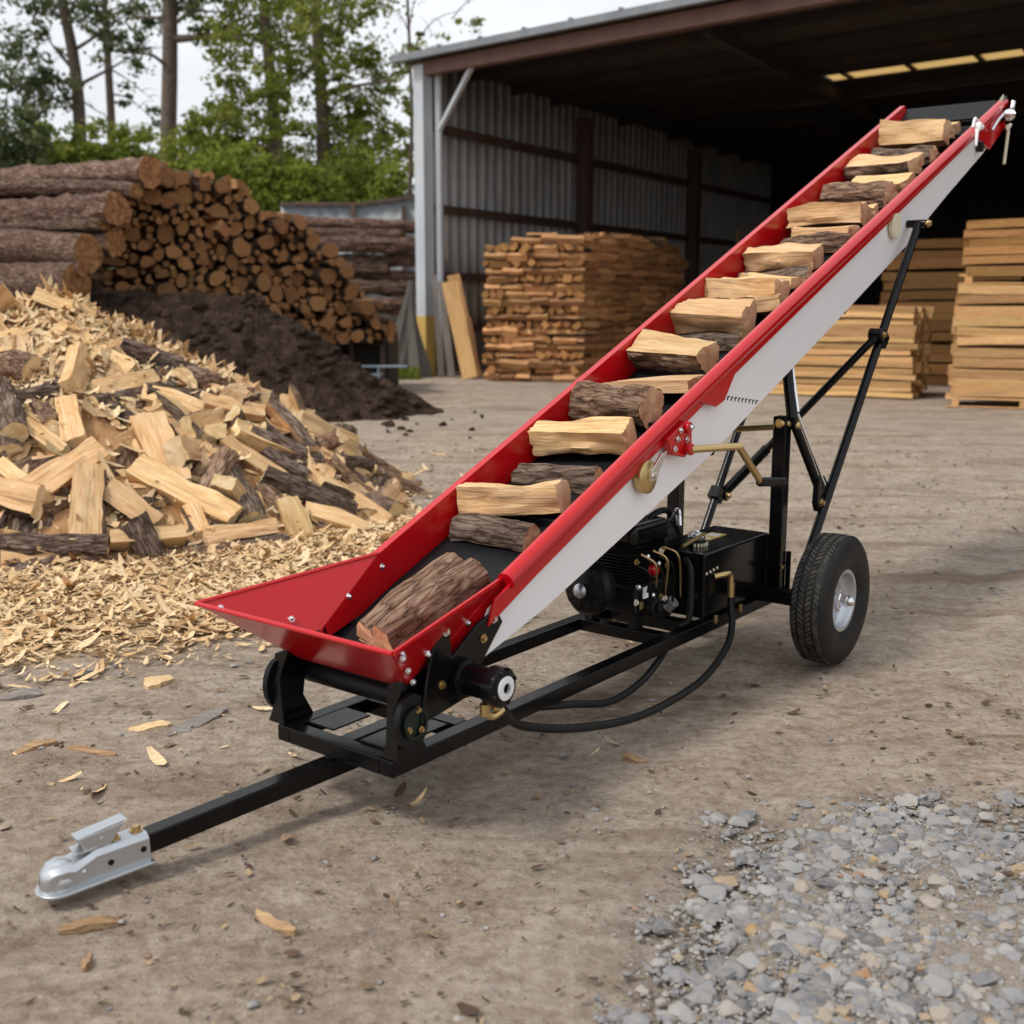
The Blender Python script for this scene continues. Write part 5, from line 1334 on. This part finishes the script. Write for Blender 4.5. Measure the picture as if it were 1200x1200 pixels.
# ------------------------------------------------------------------ trees
def crown(name, clusters, size, mat, parent, squash=.8):
    C = []; T = []; S_ = []
    for (c, r_, n) in clusters:
        n = int(n * .86); k = max(3, int(n / 44)); sub = randdir(k) * (nr.uniform(.25, 1.0, (k, 1)) ** .6) * r_ * np.array([1, 1, squash]) + np.array(c)
        idx = nr.integers(0, k, n); sg = r_ * nr.uniform(.07, .19, k)
        p = sub[idx] + nr.normal(size=(n, 3)) * sg[idx][:, None] * np.array([1.25, 1.25, .7])
        C.append(p); base = nr.uniform(.2, .9, k)[idx]; T.append(np.clip(base + nr.normal(0, .16, n), 0, 1)); S_.append(np.full(n, size * .62) * nr.uniform(.6, 1.4, n))
    C = np.concatenate(C); T = np.concatenate(T); S_ = np.concatenate(S_)[:, None]; n = len(C)
    a_ = randdir(n); b_ = randdir(n); b_ = b_ - a_ * (a_ * b_).sum(1, keepdims=True); b_ /= np.linalg.norm(b_, axis=1, keepdims=True)
    return quads(name, C, a_ * S_ / 2, b_ * S_ * .30, T, mat, None, parent)
def tree(name, base, pts, r0, r1, limbs, clusters, size, mat, lab, tmat='trunk', cat='tree', lr=.32):
    base = Vector(base); e = empty(name, base); tag(e, lab, cat)
    mb = MB(); P = [Vector(p) - base for p in pts]
    mb.tube(P, lambda t: r0 + (r1 - r0) * t, 12, 6)
    for (a_, b_) in limbs:
        a_ = Vector(a_) - base; b_ = Vector(b_) - base; d = b_ - a_; L = d.length; mid = a_ + d * .5 + Vector((rnd.uniform(-.1, .1), rnd.uniform(-.1, .1), rnd.uniform(-.02, .12))) * L
        rr = max(.02, r1 * lr * 2 * min(1, L / 3)); mb.tube([a_, mid, b_], lambda t: rr * (1 - .8 * t), 6, 5)
        for _ in range(3):
            s_ = a_.lerp(b_, rnd.uniform(.35, .9)); q = s_ + Vector((rnd.uniform(-1, 1), rnd.uniform(-1, 1), rnd.uniform(-.3, .7))) * L * .3; mb.tube([s_, (s_ + q) / 2 + Vector((0, 0, .06 * L)), q], lambda t: rr * .45 * (1 - .8 * t), 5, 3)
    mb.build('trunk', M[tmat], e, 0, 60)
    cl = [((Vector(c) - base)[:], r_, n) for (c, r_, n) in clusters]
    if cl: crown('crown', cl, size, mat, e)
    return e
D = at_depth
def cl(Y, L): return [(D(px, py, Y + rnd.uniform(-1.5, 1.5)), r_, n) for (px, py, r_, n) in L]
def lim(Y, L): return [(D(a, b_, Y), D(c_, d_, Y + rnd.uniform(-1.5, 1.5))) for (a, b_, c_, d_) in L]
Y = 40
tree('pine_tree', (D(96, 300, Y).x, Y, 0), [D(99, 430, Y), D(95, 190, Y), D(88, 80, Y), D(70, -20, Y), D(64, -140, Y)], .25, .12,
     lim(Y, [(90,105,20,65),(88,85,40,20),(92,100,160,62),(85,60,150,15),(80,30,15,-10),(94,130,50,125),(78,20,130,-30),(92,115,130,140)]),
     cl(Y, [(22,72,1.3,900),(48,100,1.1,700),(20,112,1.2,800),(60,128,.9,300),(8,50,1.0,300),(110,40,1.0,320),(150,30,1.1,380),(40,10,1.2,420),(140,75,.9,260),(90,-30,2.5,1500),(10,-40,2.5,1500),(105,18,.8,220),(170,5,1.0,260)]), .19, M['pine'], 'tall leaning dark pine, leftmost of the three bare trunks')
Y = 43
tree('pine_tree', (D(134, 300, Y).x, Y, 0), [D(135, 430, Y), D(132, 190, Y), D(127, 80, Y), D(121, -20, Y), D(118, -140, Y)], .17, .09,
     lim(Y, [(128,80,180,118),(127,60,200,55),(126,40,60,20),(130,110,175,135),(124,15,180,-15)]), cl(Y, [(165,60,.8,200),(150,110,.7,160),(190,130,.8,200),(128,-35,2.4,1300),(165,20,1.0,240),(60,60,.6,140)]), .19, M['pine'], 'thin straight pine trunk between two thicker pines')
Y = 36
tree('pine_tree', (D(197, 300, Y).x, Y, 0), [D(196, 430, Y), D(197, 190, Y), D(199, 80, Y), D(199, -20, Y), D(198, -160, Y)], .26, .19,
     lim(Y, [(201,46,300,42),(200,30,262,15),(199,20,150,20),(198,80,150,62),(200,10,245,-20)]), cl(Y, [(225,5,.9,500),(250,22,.9,500),(285,30,.9,450),(232,38,.6,180),(160,12,.8,200),(240,-20,1.6,1000),(205,-50,2.4,1400),(262,60,.6,160)]), .17, M['pine'], 'thickest pale barked pine trunk standing above the log stack')
Y = 34
tree('broadleaf_tree', (D(322, 300, Y).x, Y, 0), [D(328, 420, Y), D(325, 215, Y), D(320, 120, Y), D(312, 40, Y), D(306, -40, Y)], .24, .11,
     lim(Y, [(322,150,270,120),(320,110,372,80),(318,90,262,55),(314,50,350,10),(324,170,285,175),(312,40,270,-5)]),
     cl(Y, [(305,20,1.3,1500),(345,30,1.0,1000),(275,62,.8,450),(300,90,1.1,1200),(262,115,.9,650),(285,150,1.2,1700),(255,165,1.0,1300),(330,130,.9,900),(350,90,.8,600),(262,200,1.1,1600),(310,190,1.1,1500),(345,165,.7,500),(300,-40,2.2,2200),(240,140,.7,350),(245,35,.5,160)]), .16, M['leaf'], 'leafy tree with dark trunk rising from bright bushes left of centre', )
Y = 37
tree('broadleaf_tree', (D(378, 300, Y).x, Y, 0), [D(382, 420, Y), D(380, 215, Y), D(377, 120, Y), D(372, 40, Y), D(370, -40, Y)], .27, .12,
     lim(Y, [(378,140,430,105),(376,100,440,70),(374,80,345,40),(374,60,410,10),(379,170,440,165),(377,110,470,95)]),
     cl(Y, [(375,15,1.2,1400),(405,60,1.1,1300),(372,85,1.0,1000),(430,95,.9,800),(455,75,.8,450),(395,130,1.1,1300),(350,60,.8,500),(440,150,1.0,1100),(415,180,1.2,1700),(370,185,1.0,1200),(470,110,.7,350),(400,-30,2.0,2000),(425,20,.6,220),(462,170,.8,700),(478,50,.5,180),(485,90,.6,260)]), .17, M['leaf'], 'leafy tree beside the shed with crown reaching over the fence')
Y = 30
tree('bare_tree', (D(468, 300, Y).x, Y, 0), [D(470, 420, Y), D(482, 180, Y), D(480, 60, Y), D(476, -30, Y)], .06, .03,
     lim(Y, [(480,62,545,10),(480,40,455,5),(530,22,565,-10),(480,30,500,-20),(482,70,520,50)]), cl(Y, [(488,50,.35,70),(540,35,.5,70),(560,30,.4,60),(520,45,.3,40),(486,120,.4,120)]), .12, M['leaf'], 'thin twiggy tree with sparse leaves above the shed roof corner', lr=.5)
def shrub(px, py, Y, r_, n, mat, lab, sz=.16):
    c = D(px, py, Y); b0 = Vector((c.x, Y, 0)); zt = c.z + r_ * .5
    tree('shrub', b0, [b0, b0 + Vector((.05, 0, zt * .45)), b0 + Vector((.1, .1, zt * .8))], .07, .03, [((b0.x, Y, zt * .4), (b0.x + r_ * .5, Y, zt * .8)), ((b0.x, Y, zt * .4), (b0.x - r_ * .5, Y - .2, zt * .8))],
         [(c, r_, int(n * 1.35)), (c + Vector((r_ * .5, -.3, -r_ * .7)), r_ * .9, n), (c + Vector((-r_ * .5, 0, -r_ * .8)), r_ * .9, n), (c + Vector((0, 0, -r_ * 1.6)), r_, n // 2)], sz, M[mat], lab, cat='shrub')
for a_ in [(12,158,33,1.0,1500,'pine','dark green shrub at the far left edge above the logs'),
           (52,170,35,.8,1100,'bush','bright green shrub left of the leaning pine trunk'),
           (112,168,36,.9,1200,'bush','green shrub between the leaning and the thin pine trunks'),
           (160,172,37,.9,1200,'bush','light green shrub between the thin and the thickest trunks'),
           (228,180,33,1.0,1600,'bush','rounded bright green shrub right of the thickest pine trunk'),
           (272,205,30,1.0,1800,'bush','broad yellow green shrub behind the top of the log ends'),
           (322,215,30,.9,1500,'bush','green shrub directly under the dark leafy trunk'),
           (362,222,31,.8,1300,'bush','low light green shrub just above the fence'),
           (420,205,33,1.0,1500,'leaf','dark leafy shrub behind the fence in the middle'),
           (468,215,32,.8,1200,'bush','yellow green shrub beside the shed corner behind the fence')]: shrub(*a_)
# far woodland
C = []; 
n = 26000; xs = nr.uniform(-42, 8, n); ys = nr.uniform(52, 60, n); top = 6.4 + 2.0 * np.sin(xs * .55) + 1.2 * np.sin(xs * 1.7 + 1); zs = nr.uniform(0, 1, n) ** .7 * top
a_ = randdir(n); b_ = randdir(n); b_ = b_ - a_ * (a_ * b_).sum(1, keepdims=True); b_ /= np.linalg.norm(b_, axis=1, keepdims=True)
o = quads('far_woods', np.stack([xs, ys, zs], 1), a_ * .22, b_ * .12, np.clip(nr.normal(.45, .25, n) + .25 * np.sin(xs * 2.1 + zs), 0, 1), M['bush']); tag(o, 'far green woodland behind the tree trunks', 'woods', None, 'stuff')

# ------------------------------------------------------------------ light, sky, camera
SUN_EL, SUN_AZ = R(52), R(-118)     # azimuth measured from +Y clockwise: light comes from the left, a little behind the camera
w = bpy.data.worlds.new('World'); sc.world = w; w.use_nodes = True; nt = w.node_tree; bg = nt.nodes['Background']
sky = nt.nodes.new('ShaderNodeTexSky'); sky.sky_type = 'NISHITA'; sky.sun_disc = False; sky.sun_elevation = SUN_EL; sky.sun_rotation = SUN_AZ
sky.air_density = 1.0; sky.dust_density = 4.0; sky.ozone_density = 1.0; sky.altitude = 0
hs = nt.nodes.new('ShaderNodeHueSaturation'); hs.inputs['Saturation'].default_value = .35
mx = nt.nodes.new('ShaderNodeMix'); mx.data_type = 'RGBA'; mx.inputs[0].default_value = .72; mx.inputs[7].default_value = (6.2, 6.4, 6.65, 1)   # thin bright overcast over the clear sky
tcw = nt.nodes.new('ShaderNodeTexCoord'); cn_ = nt.nodes.new('ShaderNodeTexNoise'); cn_.inputs['Scale'].default_value = 3.2; cn_.inputs['Detail'].default_value = 6; cn_.inputs['Roughness'].default_value = .6
mpw = nt.nodes.new('ShaderNodeMapping'); mpw.inputs['Scale'].default_value = (1, 1, 2.6); nt.links.new(tcw.outputs['Generated'], mpw.inputs['Vector']); nt.links.new(mpw.outputs[0], cn_.inputs['Vector'])
mrw = nt.nodes.new('ShaderNodeMapRange'); mrw.inputs['From Min'].default_value = .35; mrw.inputs['From Max'].default_value = .65; mrw.inputs['To Min'].default_value = .70; mrw.inputs['To Max'].default_value = 1.0
nt.links.new(cn_.outputs['Fac'], mrw.inputs['Value']); nt.links.new(mrw.outputs[0], mx.inputs[0])
nt.links.new(sky.outputs[0], hs.inputs['Color']); nt.links.new(hs.outputs[0], mx.inputs[6]); nt.links.new(mx.outputs[2], bg.inputs['Color']); bg.inputs['Strength'].default_value = .105
sd = bpy.data.lights.new('sun', 'SUN'); sd.energy = 1.5; sd.angle = R(10); sd.color = (1, .95, .88); so = bpy.data.objects.new('sun', sd); COL.objects.link(so)
dirv = Vector((math.sin(SUN_AZ) * math.cos(SUN_EL), math.cos(SUN_AZ) * math.cos(SUN_EL), math.sin(SUN_EL)))
so.rotation_euler = dirv.to_track_quat('Z', 'Y').to_euler(); so.location = dirv * 50
cam = bpy.data.cameras.new('camera'); co = bpy.data.objects.new('camera', cam); COL.objects.link(co); sc.camera = co
co.location = (0, 0, CH); co.rotation_euler = (R(90) - PITCH, 0, 0); cam.sensor_width = 36; cam.lens = CF / 1200 * 36; cam.clip_end = 1500; cam.clip_start = .05
cam.dof.use_dof = True; cam.dof.focus_distance = 4.2; cam.dof.aperture_fstop = 2.7
vs_ = sc.view_settings; vs_.view_transform = 'Standard'; vs_.look = 'None'; vs_.gamma = 1; vs_.exposure = 0.62
sc.cycles.use_denoising = True; sc.cycles.max_bounces = 8
